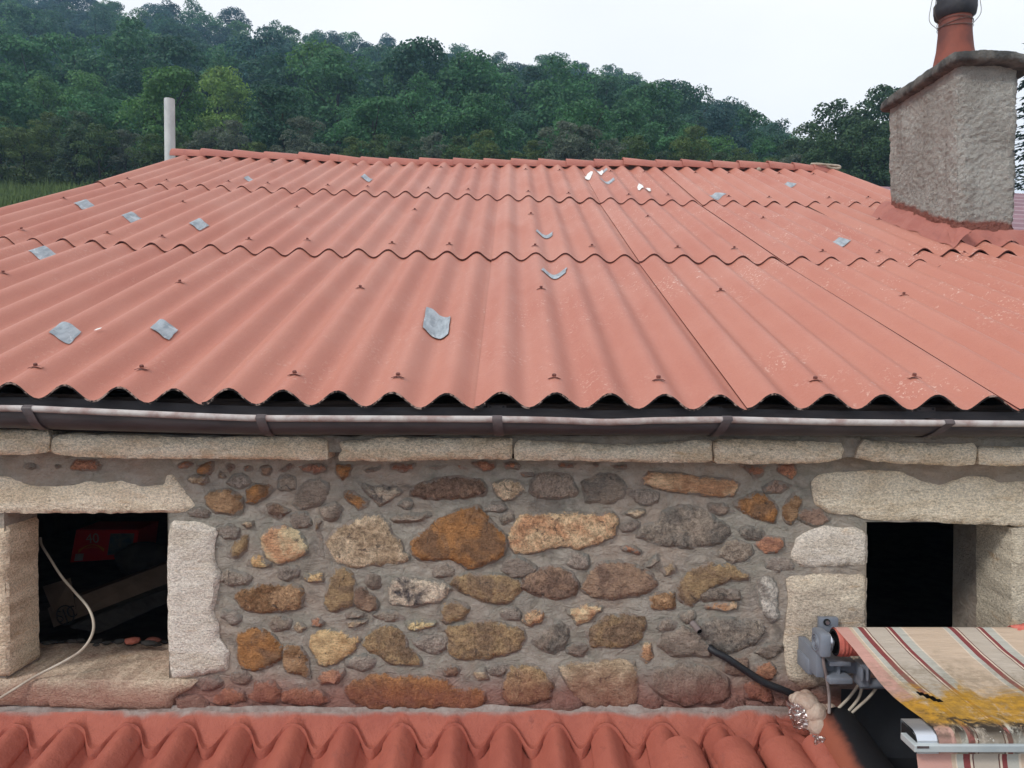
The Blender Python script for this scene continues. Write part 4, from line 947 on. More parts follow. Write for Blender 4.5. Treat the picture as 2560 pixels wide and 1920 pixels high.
BOT = [(-700, 1068), (0, 1070), (300, 1078), (640, 1087), (1240, 1088), (1820, 1089), (2560, 1092), (3300, 1094)]
BX = [pt(x, y, 2.45)[0] for x, y in BOT]; BZ = [pt(x, y, 2.45)[2] for x, y in BOT]
def gprof(x):
    zl = lip(x); zb = float(np.interp(x, BX, BZ)); h = zl - zb; o = []
    for k in range(15):
        a = math.pi * k / 14; o.append((YLIP + .07 * (1 - math.cos(a)), zl - h * math.sin(a) ** .75))
    o.append((YLIP + .142, zl + .028)); return o
b = MB(); npf = len(gprof(0)); vs = []
for x in xs_:
    g_ = gprof(x); vs += [(x, y, z) for y, z in g_]
for x in xs_:
    g_ = gprof(x); vs += [(x, y + (.0025 if k < 8 else -.0025), z + .0015) for k, (y, z) in enumerate(g_)]
n1_ = len(xs_) * npf; fs = []
for i in range(len(xs_) - 1):
    for k in range(npf - 1):
        a = i * npf + k; fs.append((a, a + npf, a + npf + 1, a + 1)); fs.append((n1_ + a, n1_ + a + 1, n1_ + a + npf + 1, n1_ + a + npf))
b.add(vs, fs); GUT = b.build('gutter', m_gut, HOUSE, 60)
b = MB(); b.tube([(x, YLIP, lip(x)) for x in xs_], .0105, 12); b.build('gutter_bead', m_bead, GUT, 180)
for px, lean in ((70, .02), (653, .012), (1243, .006), (1818, -.028), (2372, -.045)):
    x0 = (px - 1280) / F * YLIP; b = MB(); g_ = gprof(x0); wd = .0155; zl = lip(x0); zb = min(q[1] for q in g_)
    prf = [(YLIP + .004, zl + .0125), (YLIP - .008, zl + .009), (YLIP - .0135, zl)] + [(y - .0045, z - .003) for y, z in g_[1:11]]
    vs = []
    for s in (-1, 1):
        for y, z in prf: vs.append((x0 + s * wd + lean * min(1, max(0, (zl - z) / (zl - zb))), y, z))
    n_ = len(prf); b.add(vs, [(k, k + n_, k + n_ + 1, k + 1) for k in range(n_ - 1)]); b.build('gutter_strap', m_bracket, GUT, 60)
for px in (118, 1242, 1783, 2316):
    q = pt(px, 1004, 2.53); b = MB(); b.box(q[0] - .032, q[0] + .032, 2.531, 2.535, ez(q[0]) - .022, ez(q[0]) + .006, 0, .0015)
    for s in (-.022, .022): b.lathe((q[0] + s, 2.531, ez(q[0]) + .0), [(0, -.002), (.004, -.002), (.004, 0)], 8, 1, 'y')
    b.box(q[0] - .007, q[0] + .007, 2.40, 2.531, ez(q[0]) - .032, ez(q[0]) - .029); b.build('bracket_plate', [m_bracket, m_black], GUT)

# ================================================================== LEAN-TO ROOF BELOW THE WALL
LEAN = thing('lean_to', 'lean-to roof of red painted canal tiles along the foot of the stone wall', 'lean-to', (-.4, 2.0, -5))
TIPS = [61, 208, 353, 498, 640, 782, 918, 1062, 1193, 1335, 1454, 1595, 1743]
PX = [(x - 1280) / F * 2.46 for x in TIPS]; PX = [PX[0] - .186 * k for k in range(5, 0, -1)] + PX
PX += [PX[-1] + .186, PX[-1] + .365]
SL = .26; AT = .066
def zc(y): return -1.1985 - (2.50 - y) * SL
def roll(kind, x0, x1, dx, ya, yb, dza, dzb, mat, name='canal_tile', th=.012):
    xm, p_ = (x0 + x1) / 2, x1 - x0; vs = []; seg, ny_ = 14, 6; hw = .30 if kind == 'cover' else .27
    for j in range(ny_ + 1):
        f = j / ny_; y = ya + (yb - ya) * f; dz = dza + (dzb - dza) * f; tp = 1 + (.10 * (f - .5) if kind == 'cover' else -.08 * (f - .5))
        for o in (0, -th):
            for k in range(seg + 1):
                q = (2 * k / seg - 1) * hw; c_ = .5 + .5 * math.cos(6.28318 * q)
                z = -AT * (1 - c_) if kind == 'cover' else -AT + AT * (1 - c_) - .010
                vs.append((xm + q * p_ * tp + dx * f, y, zc(y) - .011 + z + dz + o + .0012 * mnoise.noise((xm * 9 + k * .4, y * 7, 2))))
    n = seg + 1; f_ = []
    for j in range(ny_):
        o = j * 2 * n; q = (j + 1) * 2 * n
        for k in range(seg): f_.append((o + k, o + k + 1, q + k + 1, q + k)); f_.append((o + n + k, q + n + k, q + n + k + 1, o + n + k + 1))
        for k in (0, seg): f_.append((o + k, o + n + k, q + n + k, q + k))
    for j in (0, ny_):
        o = j * 2 * n
        for k in range(seg): f_.append((o + k, o + n + k, o + n + k + 1, o + k + 1))
    return mk(name, vs, f_, mat, LEAN, 45)
def tile(kind, xa, xb, ya, yb, za, zb_, r0, r1, mat, name='canal_tile', seg=12, th=.013, arc=None, label=None):
    up = kind == 'cover'; A = arc or (R(80) if up else R(68)); vs = []; ns_ = 6
    for j in range(ns_ + 1):
        f = j / ns_; x, y, z, r = xa + (xb - xa) * f, ya + (yb - ya) * f, za + (zb_ - za) * f, r0 + (r1 - r0) * f
        for rr in (r, r - th if up else r + th):
            for k in range(seg + 1):
                a = -A + 2 * A * k / seg; vs.append((x + rr * math.sin(a), y, z + (-r + rr * math.cos(a) if up else r - rr * math.cos(a))))
    n = seg + 1; f = []
    for j in range(ns_):
        for k in range(seg):
            o = j * 2 * n; p_ = (j + 1) * 2 * n; f.append((o + k, o + k + 1, p_ + k + 1, p_ + k)); f.append((o + n + k, p_ + n + k, p_ + n + k + 1, o + n + k + 1))
        for k in (0, seg): f.append((j * 2 * n + k, j * 2 * n + n + k, (j + 1) * 2 * n + n + k, (j + 1) * 2 * n + k))
    for j in (0, ns_):
        for k in range(seg): o = j * 2 * n; f.append((o + k, o + n + k, o + n + k + 1, o + k + 1))
    me = mk(name, vs, f, mat, LEAN, 45, label=label)
    return me
rows = [(2.60, 2.14), (2.22, 1.74), (1.82, 1.36)]
for i, x in enumerate(PX):
    for r, (ya, yb) in enumerate(rows):
        xl = PX[i - 1] if i else x - .186; xr = PX[i + 1] if i + 1 < len(PX) else x + .186
        roll('pan', (xl + x) / 2, (x + xr) / 2, random.uniform(-.004, .004), ya, yb, -.006, .004, m_tile)
        if i + 1 < len(PX): roll('cover', x, xr, random.uniform(-.006, .006), ya, yb, -.004, .010 + random.uniform(-.002, .003), m_tile)
# loose cover tiles laid over at the right, their heads uncovered
for (px, py, dx) in ((1703, 1862, .03), (1836, 1852, .045), (1960, 1838, .05)):
    q = pt(px, py, 2.43); tile('cover', q[0], q[0] + dx, 2.445, 2.0, zc(2.44) + .020, zc(2.0) + .030, .074, .088, m_tile, label='loose canal tile with its head uncovered')
# pale bed and the painted mortar skirt that runs out over the tiles
def cosw(x):
    i = int(np.searchsorted(PX, x)) - 1; i = max(0, min(len(PX) - 2, i)); f = (x - PX[i]) / (PX[i + 1] - PX[i]); return .5 - .5 * math.cos(2 * math.pi * f)
XS0, XS1 = -2.3, .985
def wv_l(x, y): return zc(y) - .011 - AT * (1 - cosw(x))
ZTOP = pt(1280, 1779, 2.585)[2]
def skplane(y): return ZTOP - (2.585 - y) * 1.0
_ye = {}
def skedge(x):
    k = round(x, 4)
    if k not in _ye:
        y = 2.583
        while y > 2.40 and skplane(y) > wv_l(x, y) + .002: y -= .001
        _ye[k] = min(y, 2.538)
    return _ye[k]
def skirt(u, v):
    x = XS0 + (XS1 - XS0) * u; ye = np.mean([skedge(x + d) for d in (-.012, -.006, 0, .006, .012)]) - .006 + .013 * fbm(x * 13, 0, 7, 4)
    thk = .006 + .014 * (1 - cosw(x)) ** .7
    if v > .93:
        f = (v - .93) / .07; return (x, ye - .001 * f, wv_l(x, ye) + thk * (1 - f) - .014 * f)
    s_ = v / .93; y = 2.585 + (ye - 2.585) * s_
    z = max(skplane(y), wv_l(x, y) + thk) - .010 * math.sin(math.pi * s_) + .005 * fbm(x * 9, y * 9, 1, 3) * (1 - s_ ** 4)
    if s_ > .9: z = z * (1 - (s_ - .9) * 10) + (wv_l(x, ye) + thk) * (s_ - .9) * 10
    return (x, y, z + .022 * fbm(x * 4, 0, 3, 4) * (1 - s_))
b = MB(); b.grid(lambda u, v: skirt(u, 1 - v), 640, 20); b.build('mortar_skirt', m_skirt, LEAN, 50)
def bed(u, v):
    x = -2.5 + (XS1 + 2.5) * u; z1 = pt(1280, 1764, YW)[2] + .022 * fbm(x * 4, 0, 9, 4); z0 = pt(1280, 1790, 2.58)[2]
    y = YW - .006 - .020 * v; return (x, y + .007 * fbm(x * 12, v * 2, 3), z1 + (z0 - z1) * v)
b = MB(); b.grid(lambda u, v: bed(u, 1 - v), 300, 4)
b.build('mortar_bed', m_skirt, LEAN, 60)
b = MB(); b.grid(lambda u, v: (-2.6 + 3.78 * u, 1.30 + 1.34 * v, zc(1.30 + 1.34 * v) - .125), 4, 4); b.box(-2.6, 1.1, 1.42, 1.55, -5, zc(1.45) - .12)
b.box(1.02, 1.16, 1.55, 2.60, -5, -1.46); b.build('lean_to_wall', m_mortar, LEAN)
# right end: charred tile, bare mortar
CHX = cpt(8, 560, 1250, 2.42)
tile('cover', CHX[0] + .035, CHX[0] + .075, 2.47, 2.0, CHX[2] + .022, CHX[2] - .11, .078, .098, m_sooty, label='charred black canal tile with one terracotta flank', arc=R(88))
q0 = cpt(8, 470, 1370, 2.42); q1 = cpt(8, 690, 1650, 2.3)
tile('cover', q0[0] - .01, q1[0] - .01, 2.44, 2.0, q0[2] - .005, q0[2] - .12, .05, .055, m_tile)
b = MB(); b.grid(lambda u, v: (.90 + .30 * u, 2.60 - .20 * v, -1.185 - .05 * v - .05 * u + .02 * fbm(u * 6, v * 6, 1, 3)), 30, 20); b.build('end_mortar', m_tile, LEAN, 60)
# added black sheet standing in for the dark shade under the awning
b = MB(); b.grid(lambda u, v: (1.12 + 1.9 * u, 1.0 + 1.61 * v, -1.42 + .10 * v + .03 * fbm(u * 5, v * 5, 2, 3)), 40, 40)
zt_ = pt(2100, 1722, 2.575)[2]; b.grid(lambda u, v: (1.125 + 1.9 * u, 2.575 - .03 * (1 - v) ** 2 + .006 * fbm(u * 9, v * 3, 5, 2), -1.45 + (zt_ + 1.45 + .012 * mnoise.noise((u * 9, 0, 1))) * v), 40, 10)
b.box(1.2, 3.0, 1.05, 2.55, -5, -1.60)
o = b.build('shade_sheet', m_black, None, 60); tag(o, 'added black sheet standing in for the dark shade under the striped awning', 'shade stand-in')
# foam and foil
b = MB()
for (x, y, r, Yf) in ((330, 1120, 95, 2.50), (400, 1190, 90, 2.48), (270, 1075, 60, 2.52), (540, 1165, 52, 2.49), (470, 1180, 62, 2.49), (420, 1290, 70, 2.46), (410, 1370, 38, 2.45), (330, 1050, 55, 2.53), (220, 1060, 34, 2.54)):
    q = cpt(8, x, y, Yf); rr = 1.18 * r / 3.456 / F * Yf; bm = bmesh.new(); bmesh.ops.create_icosphere(bm, subdivisions=3, radius=rr)
    for v in bm.verts: v.co *= 1 + .22 * fbm(*(v.co * 22 + Vector((x, y, 0)) * .01), 3); v.co += Vector(q)
    bm.verts.index_update(); b.add([v.co[:] for v in bm.verts], [[v.index for v in f.verts] for f in bm.faces]); bm.free()
o = b.build('foam_lump', m_foam, None, 180); tag(o, 'lump of cream expanding foam at the right end of the red tiles', 'foam')
def foil(pts, Yf, label):
    b = MB(); A, B_, C_, D_ = [Vector(cpt(8, *q, Yf)) for q in pts]
    b.grid(lambda u, v: tuple((A * (1 - u) + B_ * u) * (1 - v) + (D_ * (1 - u) + C_ * u) * v + Vector((.010 * mnoise.noise((u * 7, v * 9, 1)), -.018 * abs(fbm(u * 6, v * 7, 4, 3)), .010 * mnoise.noise((u * 8, v * 8, 3))))), 18, 18)
    o = b.build('foil_scrap', m_foil, None); tag(o, label, 'foil')
foil([(150, 1080), (300, 1120), (370, 1320), (220, 1320)], 2.46, 'crumpled foil scrap beside the cream foam lump')
foil([(375, 1360), (500, 1400), (580, 1530), (440, 1530)], 2.40, 'crumpled foil scrap under the head of the charred tile')

# ================================================================== AWNING
AW = thing('awning', 'striped folding awning with yellow lichen and torn cloth, half rolled in', 'awning', (1.6, 2.2, -.9))
RY = 2.44; rc = cpt(8, 545, 572, RY); RR = .0425; XE = 2.75
zr = rc[2]
FB = cpt(8, 1440, 1400, 1.90)          # nose of the cloth on the front bar
XF = 1.045
BZ_ = FB[2] + .008                      # middle height of the front bar
NOSE = [(1.925, .034), (1.895, .034), (1.868, .034), (1.851, .027), (1.842, .013), (1.842, -.004), (1.842, -.019)]
def cloth(u, v):
    x = XF + (XE - XF) * u
    if v < .22:
        a = R(20) + R(75) * (v / .22); y = RY + (RR + .004) * math.cos(a); z = zr + (RR + .004) * math.sin(a)
    elif v < .84:
        s = (v - .22) / .62; y0, z0 = RY + (RR + .004) * math.cos(R(95)), zr + (RR + .004) * math.sin(R(95))
        y = y0 + (NOSE[0][0] - y0) * s; z = z0 + (BZ_ + NOSE[0][1] - z0) * s - .040 * math.sin(math.pi * s) * (.7 + .3 * math.sin(x * 4))
        z += (.006 * math.sin(x * 21 + s * 3) * s + .006 * fbm(x * 6, s * 4, 2, 3)) * math.sin(math.pi * s) ** .5; x += .006 * math.sin(s * 6) * (1 - u)
    else:
        s = (v - .84) / .16 * 6; i = min(5, int(s)); f = s - i; y = NOSE[i][0] * (1 - f) + NOSE[i + 1][0] * f; z = BZ_ + NOSE[i][1] * (1 - f) + NOSE[i + 1][1] * f + .0015 * mnoise.noise((x * 30, s, 0))
    return (x, y, z)
# a torn slit near the left edge is left open
b = MB(); nu, nv = 220, 130; vs = [cloth(i / nu, j / nv) for j in range(nv + 1) for i in range(nu + 1)]; fs = []
for j in range(nv):
    for i in range(nu):
        q = (j - 86) / 10.0
        if 0 <= q <= 1 and 8 + 3 * q < i < 10.5 + 4 * q - 2 * abs(q - .5): continue
        a = j * (nu + 1) + i; fs.append((a, a + nu + 1, a + nu + 2, a + 1))
b.add(vs, fs); b.build('awning_cloth', m_fabric, AW, 180)
b = MB(); b.tube([(rc[0] + .01, RY, zr), (XE, RY, zr)], RR, 24, 0, False); b.lathe((rc[0] + .01, RY, zr), [(RR, 0), (RR - .008, 0), (RR - .008, .03), (0, .03)], 24, 1, 'x')
for k in range(3): b.lathe((rc[0] + .02 + .012 * k, RY, zr), [(RR + .001, 0), (RR + .0025, .004), (RR + .001, .008)], 24, 0, 'x')
b.build('roller', [m_pink, m_print], AW, 60)
e0 = cpt(8, 412, 470, RY); e1 = cpt(8, 508, 672, RY)
b = MB(); b.box(e0[0], e1[0], RY - .038, RY + .038, e1[2], e0[2], 0, .008)
for r in (.026, .017, .009): b.tube([(e0[0] - .001, RY + r * math.cos(a), zr + r * math.sin(a)) for a in np.linspace(0, 6.283, 25)], .0022, 6, 0)
b.lathe((e1[0], RY, zr), [(.03, 0), (.03, .008), (.012, .008), (.012, .02)], 20, 1, 'x'); b.build('end_plate', [m_grey, m_alu], AW, 40)
p0 = cpt(8, 430, 350, 2.60); p1 = cpt(8, 592, 480, 2.60)
b = MB(); b.box(p0[0], p1[0], 2.585, 2.605, p1[2], p0[2], 0, .002)
hc = cpt(8, 507, 398, 2.585); b.lathe((hc[0], 2.584, hc[2]), [(.012, 0), (.012, -.001), (.0, -.001)], 14, 1, 'y'); b.lathe((hc[0], 2.582, hc[2]), [(.007, 0), (.007, -.006), (0, -.006)], 6, 2, 'y')
a0 = cpt(8, 410, 660, 2.45); a1 = cpt(8, 475, 868, 2.45); b.box(a0[0], a1[0], 2.44, 2.60, a1[2], a0[2], 0, .003)
g0 = cpt(8, 325, 700, 2.52); g1 = cpt(8, 410, 838, 2.52); b.box(g0[0], g1[0] - .001, 2.50, 2.60, g1[2], g0[2], 0, .006)
h0 = cpt(8, 477, 745, 2.47); h1 = cpt(8, 770, 845, 2.47); b.box(h0[0], h1[0], 2.47, 2.60, h1[2], h0[2], 0, .003)
t0 = cpt(8, 512, 722, 2.45); t1 = cpt(8, 695, 762, 2.45); b.box(t0[0], t1[0], 2.43, 2.58, t1[2], t0[2], 0, .003)
t0 = cpt(8, 500, 852, 2.44); t1 = cpt(8, 698, 905, 2.44); b.box(t0[0], t1[0], 2.41, 2.58, t1[2], t0[2], 0, .003)
t0 = cpt(8, 582, 762, 2.46); t1 = cpt(8, 606, 852, 2.46); b.box(t0[0], t1[0], 2.445, 2.58, t1[2], t0[2])
b.build('wall_bracket', [m_grey, m_print, m_alu], AW, 40)
b = MB(); t0 = cpt(8, 770, 745, 2.46); t1 = cpt(8, 870, 950, 2.46); b.box(t0[0], t1[0], 2.44, 2.50, t1[2], t0[2], 0, .010)
t0 = cpt(8, 790, 780, 2.44); t1 = cpt(8, 812, 900, 2.44); b.box(t0[0], t1[0], 2.425, 2.46, t1[2], t0[2], 0, .004); t0 = cpt(8, 838, 770, 2.44); t1 = cpt(8, 858, 900, 2.44); b.box(t0[0], t1[0], 2.425, 2.46, t1[2], t0[2], 0, .004)
q = cpt(8, 780, 915, 2.47); b.tube([(q[0], 2.46, q[2]), (XE, 2.46, q[2])], .017, 12); b.build('support_bar', m_grey, AW, 40)
# front bar
f0 = cpt(8, 1190, 1310, 1.90); f1 = cpt(8, 1432, 1440, 1.90)
b = MB(); xa = f0[0]; prof = [(1.845, -.02), (1.845, .012), (1.852, .024), (1.868, .030), (1.925, .030), (1.925, -.02)]; zb_ = FB[2] + .008
b.add([(x, y, zb_ + z) for x in (xa, XE) for y, z in prof], [(0, 1, 7, 6), (1, 2, 8, 7), (2, 3, 9, 8), (3, 4, 10, 9), (4, 5, 11, 10), (5, 0, 6, 11)])
b.add([(xa, y + .004 * (1 if y < 1.88 else -1), zb_ + z * .8) for y, z in prof], [(0, 1, 2, 3, 4, 5)], 1)
b.build('front_bar', [m_alu, m_print], AW, 30)
b = MB(); z1 = cpt(8, 1260, 1452, 1.84)[2]; z0 = cpt(8, 1260, 1512, 1.84)[2]; xs0 = cpt(8, 1252, 1480, 1.84)[0]; b.box(xs0, XE, 1.832, 1.90, z0, z1, 0, .002)
l0 = cpt(8, 1292, 1474, 1.83); l1 = cpt(8, 1394, 1492, 1.83); b.box(l0[0], l1[0], 1.8305, 1.8325, l1[2], l0[2], 1); b.build('bar_rail', [m_strip, m_bracket], AW)
def val(u, v):
    x0 = cpt(8, 1300, 1512, 1.85)[0]; x = x0 + (XE - x0) * u; return (x + .004 * math.sin(v * 9), 1.86 + .010 * math.sin(x * 16 + v * 3) * v + .005 * math.sin(v * 14), z0 - .001 - .20 * v - .012 * abs(math.sin(x * 10.7)) * v)
M = m_fabric; b = MB(); b.grid(val, 120, 14); b.build('valance', m_valance, AW, 180)
# torn cloth bunched on the roller at the right
q = cpt(8, 2200, 450, 2.44); b = MB(); b.grid(lambda u, v: (q[0] - .035 + .14 * u + .01 * mnoise.noise((u * 5, v * 5, 0)), 2.42 + .05 * v, q[2] - .012 + .035 * math.sin(math.pi * v) * (.4 + u) + .014 * fbm(u * 6, v * 6, 4, 3)), 20, 12); b.build('torn_flap', m_pink, AW, 180)
# leads
def cable(name, pts, r, mat, label, cat='cable', seg=8):
    b = MB(); b.tube(cat_rom(pts, 7), r, seg); o = b.build(name, mat, None, 180); tag(o, label, cat); return o
cable('cable', [cpt(8, 478, 690, 2.43), cpt(8, 482, 760, 2.43), cpt(8, 505, 870, 2.44), cpt(8, 526, 1000, 2.45), cpt(8, 530, 1100, 2.45), cpt(8, 528, 1190, 2.44)], .0055, m_gcable, 'grey cable hanging from the awning bracket into the foam')
for pts, lab in (([(790, 930), (700, 1050), (610, 1140), (580, 1165)], 'beige wire below the awning bar, leftmost of three'), ([(812, 965), (780, 1060), (700, 1160), (660, 1190)], 'beige wire below the awning bar, middle of three'), ([(938, 965), (870, 1050), (760, 1150), (720, 1185)], 'beige wire below the awning bar, rightmost of three')):
    cable('wire', [cpt(8, x, y, 2.47) for x, y in pts], .0048, m_cable, lab, 'wire')

# ================================================================== SMALL THINGS
# lead through the left window
cable('cable', [cpt(1, 350, 1330, 2.95), cpt(1, 360, 1390, 2.92), cpt(1, 430, 1505, 2.88), cpt(1, 530, 1660, 2.84), cpt(5, 640, 130, 2.80), cpt(5, 760, 270, 2.76), cpt(5, 808, 400, 2.72), cpt(5, 790, 520, 2.69), cpt(5, 705, 640, 2.665), cpt(5, 560, 735, 2.635), cpt(5, 300, 870, 2.60), cpt(5, 130, 975, 2.575), cpt(5, 0, 1055, 2.57), cpt(5, -200, 1180, 2.57)], .0048, m_cable, 'pale cable looping out of the left window over the sill')
# pipe and hose on the wall
b = MB(); a = Vector(cpt(7, 1555, 400, 2.62)); c = Vector(cpt(7, 1622, 482, 2.575)); b.tube([a, c], .0105, 14, 0, False); b.tube([a, c], .008, 14, 1, False); o = b.build('pipe_stub', [m_gcable, m_print], None, 60); tag(o, 'short grey pipe end sticking out of the stone wall', 'pipe')
cable('hose', [cpt(7, 1690, 590, 2.625), cpt(7, 1730, 640, 2.60), cpt(7, 1850, 705, 2.585), cpt(7, 2000, 805, 2.58), cpt(7, 2180, 920, 2.575), cpt(8, 130, 985, 2.57), cpt(8, 250, 1040, 2.58)], .0125, m_black, 'black hose running down the stone wall towards the awning', 'hose', 10)
# white flue pipe behind the left verge
q0 = pt(425, 395, 8.9); q1 = pt(425, 248, 8.9); b = MB(); rp = 12.6 / F * 8.9
b.lathe((q0[0], 8.9, -4.9), [(rp, 0), (rp, q1[2] + 4.9), (rp - .006, q1[2] + 4.9), (rp - .006, q1[2] + 4.5), (0, q1[2] + 4.5)], 24); o = b.build('flue_pipe', m_pipe, None, 60); tag(o, 'white upright flue pipe rising behind the left end of the ridge', 'pipe')
# hose loop on the right end of the ridge
def rp_(x, y, Y=8.36): return pt(x / 6.506 + 1900, y / 6.506 + 380, Y)
cable('rope', [rp_(835, 196, 8.44), rp_(950, 195), rp_(1060, 208), rp_(1180, 216), rp_(1275, 228), rp_(1300, 248), rp_(1270, 268), rp_(1180, 266), rp_(1120, 250), rp_(1090, 225)], .014, m_hose, 'pale loop of rope lying on the right end of the ridge', 'rope')
q = pt(1897, 424, 8.30); bm = bmesh.new(); bmesh.ops.create_icosphere(bm, subdivisions=2, radius=.026)
for v in bm.verts: v.co *= 1 + .2 * fbm(*(v.co * 30), 2); v.co += Vector(q)
bm.verts.index_update(); o = mk('pebble', [v.co[:] for v in bm.verts], [[v.index for v in f.verts] for f in bm.faces], m_hose, None, 180); bm.free(); tag(o, 'small grey stone tucked under the ridge tiles', 'stone')

# ------------------------------------------------------------------ things in the left window
def zoomA(x, y, Y): return pt(x / 4.608 + 80, y / 4.608 + 1280, Y)
RB = thing('red_box', 'red printed cardboard box in the dark behind the left window', 'box', zoomA(830, 580, 3.9))
A = [Vector(zoomA(*q, 3.9)) for q in ((440, 582), (1190, 528), (1230, 205), (510, 205))]; bk = Vector((0, .22, 0)); b = MB()
b.add(A + [q + bk for q in A], [(0, 1, 2, 3), (3, 2, 6, 7), (1, 5, 6, 2), (0, 3, 7, 4), (0, 4, 5, 1), (5, 4, 7, 6)]); b.build('carton', m_redbox, RB)
def onbox(u, v, o=.002): q = (A[0] * (1 - u) + A[1] * u) * (1 - v) + (A[3] * (1 - u) + A[2] * u) * v; return (q.x, q.y - o, q.z)
b = MB(); b.grid(lambda u, v: onbox(.56 + .38 * u, .16 + .72 * v), 6, 6); b.build('picture', m_picture, RB)
b = MB(); b.grid(lambda u, v: onbox(.06 + .13 * u, .04 + .22 * v), 1, 1); b.build('sticker', m_pale, RB)
b = MB(); b.grid(lambda u, v: onbox(.10 + .40 * u, .28 + .10 * v + .16 * (1 - (2 * u - 1) ** 2)), 14, 1); b.build('emblem_ribbon', m_gold, RB)
b = MB(); b.grid(lambda u, v: onbox(.14 + .32 * u, .31 + .045 * v + .16 * (1 - (2 * u - 1) ** 2), .0035), 14, 1); b.build('emblem_band', m_redbox, RB)
def text(s, size, loc, rot, mat, parent, name):
    cu = bpy.data.curves.new(name, 'FONT'); cu.body = s; cu.size = size; cu.align_x = 'CENTER'; cu.align_y = 'CENTER'; cu.extrude = .0004; cu.materials.append(mat)
    tmp = bpy.data.objects.new(name, cu); COL.objects.link(tmp); bpy.context.view_layer.update()
    me = bpy.data.meshes.new_from_object(tmp.evaluated_get(bpy.context.evaluated_depsgraph_get())); bpy.data.objects.remove(tmp); o = bpy.data.objects.new(name, me); COL.objects.link(o); o.parent = parent; o.location = Vector((loc[0], loc[1], loc[2] + CZ)) - wl(parent); o.rotation_euler = rot; return o
text('40', .07, onbox(.29, .72, .004), (R(90), R(-3), 0), m_pale, RB, 'number')
# long carton leaning across the opening
CB = thing('cardboard_carton', 'long brown cardboard carton lying askew behind the left window', 'box', zoomA(800, 1250, 3.35))
P0, P1, P2, P3 = [Vector(q) for q in (zoomA(250, 1330, 3.20), zoomA(1640, 790, 3.55), zoomA(1640, 560, 3.60), zoomA(180, 1110, 3.25))]
bk = Vector((-.05, .16, -.02)); b = MB(); b.add([P0, P1, P2, P3, P0 + bk, P1 + bk, P2 + bk, P3 + bk], [(0, 1, 2, 3), (3, 2, 6, 7), (0, 3, 7, 4), (1, 5, 6, 2), (0, 4, 5, 1), (4, 7, 6, 5)]); b.build('carton', m_card, CB)
fl = [Vector(zoomA(*q)) for q in ((120, 860, 3.3), (440, 760, 3.3), (500, 1120, 3.22), (240, 1150, 3.2))]; b = MB(); b.add(fl + [q + Vector((0, .005, 0)) for q in fl], [(3, 2, 1, 0), (4, 5, 6, 7), (0, 1, 5, 4), (1, 2, 6, 5), (2, 3, 7, 6), (3, 0, 4, 7)]); b.build('flap', m_card, CB)
b = MB(); b.tube([(lambda q: (q[0], q[1] - .01, q[2]))(zoomA(400 + 100 * math.cos(a), 1180 + 110 * math.sin(a), 3.19)) for a in np.linspace(0, 6.283, 26)], .003, 5); b.build('emblem_ring', m_print, CB)
text('SJC', .07, zoomA(400, 1180, 3.175), (R(90), R(-22), R(-8)), m_print, CB, 'lettering')
# pale plastic bag and rubble
bm = bmesh.new(); bmesh.ops.create_icosphere(bm, subdivisions=4, radius=.12); q = zoomA(1330, 560, 3.85)
for v in bm.verts: v.co *= 1 + .35 * fbm(*(v.co * 11), 3); v.co.z *= .75; v.co.x *= 1.25; v.co += Vector(q)
bm.verts.index_update(); o = mk('plastic_bag', [v.co[:] for v in bm.verts], [[v.index for v in f.verts] for f in bm.faces], m_attic, None, 60); bm.free(); tag(o, 'pale crumpled plastic bag in the dark above the long carton', 'bag')
RUB = [(1150, 1470, 62, m_terra, 'broken terracotta shard on the left window sill, left one of two'), (1390, 1465, 56, m_terra, 'broken terracotta shard on the left window sill, right one of two'), (740, 1490, 74, m_attic, 'dark rubble lump behind the loop of the pale cable')]
for i in range(15): RUB.append((150 + 98 * i + random.uniform(-30, 30), 1500 + random.uniform(-22, 22) - 18 * (i < 5), random.uniform(26, 58), m_attic, 'grey mortar crumb along the back of the left window sill'))
for k, (x, y, r, mt, lab) in enumerate(RUB):
    q = zoomA(x, y + 12, 2.93 + .06 * (k % 3 - 1)); bm = bmesh.new(); bmesh.ops.create_icosphere(bm, subdivisions=2, radius=r / 4.608 / F * 2.93)
    for v in bm.verts: v.co *= 1 + .7 * fbm(*(v.co * 30 + Vector((x, 0, 0))), 2); v.co.z *= .62; v.co.x *= 1.5; v.co += Vector(q)
    bm.verts.index_update(); o = mk('rubble', [v.co[:] for v in bm.verts], [[v.index for v in f.verts] for f in bm.faces], mt, None); bm.free(); tag(o, lab, 'rubble', 'mortar crumbs on the left window sill' if k > 2 else None, 'thing')
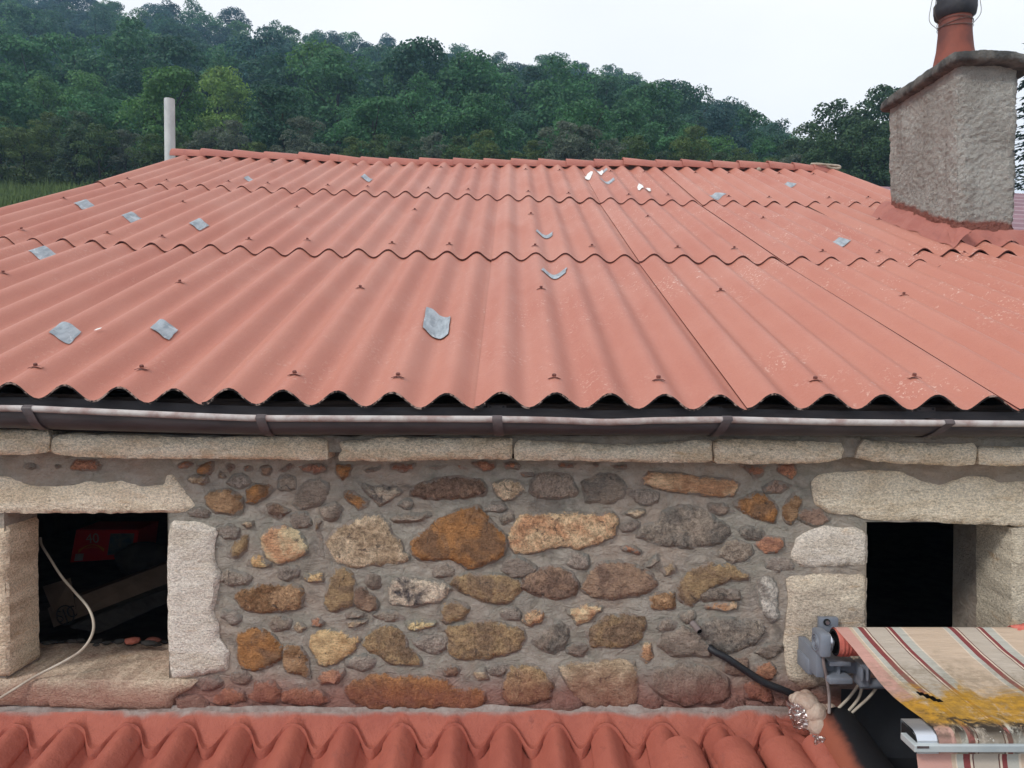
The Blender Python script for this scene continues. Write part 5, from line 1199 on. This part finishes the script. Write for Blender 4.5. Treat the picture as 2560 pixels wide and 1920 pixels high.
# white packing strip under the long carton
PS = [Vector(q) for q in (zoomA(430, 1320, 3.12), zoomA(1640, 850, 3.46), zoomA(1640, 1010, 3.42), zoomA(760, 1400, 3.10))]
b = MB(); b.grid(lambda u, v: tuple((PS[0] * (1 - u) + PS[1] * u) * (1 - v) + (PS[3] * (1 - u) + PS[2] * u) * v + Vector((0, -.012 * abs(fbm(u * 14, v * 5, 2, 3)), .010 * fbm(u * 16, v * 4, 6, 3)))), 40, 6)
b.grid(lambda u, v: tuple(PS[0] * (1 - u) + PS[1] * u + Vector((0, .06 * v, 0))), 10, 1); o = b.build('packing_strip', m_attic, None, 60); tag(o, 'ragged grey packing strip lying under the long carton behind the left window', 'packing')
# ------------------------------------------------------------------ neighbouring shed with a ribbed metal roof at the right
SH = thing('shed', 'shed with a ribbed purple metal roof behind the chimney at the right edge', 'shed', (7.5, 9.5, -5))
za, zbk = pt(2540, 640, 8.0)[2], pt(2540, 463, 11.5)[2]
def ribs(u, v):
    x = 4.3 + 7 * u; y = 8.0 + 3.5 * v; k = (v * 14) % 1.0; return (x, y, za + (zbk - za) * v - .05 * (x - 4.3) + (.045 if k < .28 else 0))
b = MB(); nv = 112; b.grid(ribs, 4, nv); b.build('roof', m_metroof, SH)
b = MB(); b.box(4.5, 11.2, 8.2, 11.4, -5, za - .35); b.build('wall', m_plast, SH)
# ------------------------------------------------------------------ damp air over the valley
hv = bpy.data.materials.new('damp_air'); hv.use_nodes = True; ht = hv.node_tree; ht.nodes.clear()
ho = ht.nodes.new('ShaderNodeOutputMaterial'); hp = ht.nodes.new('ShaderNodeVolumePrincipled')
hp.inputs['Color'].default_value = (.42, .66, 1.0, 1); hp.inputs['Density'].default_value = .0011; hp.inputs['Anisotropy'].default_value = .2
ht.links.new(hp.outputs[0], ho.inputs['Volume'])
b = MB(); b.box(-720, 720, -320, 520, -6.2, 110); o = b.build('haze', hv); tag(o, kind='stuff')
scn.cycles.volume_bounces = 1
print('trees', ntree, 'objects', len(bpy.data.objects))
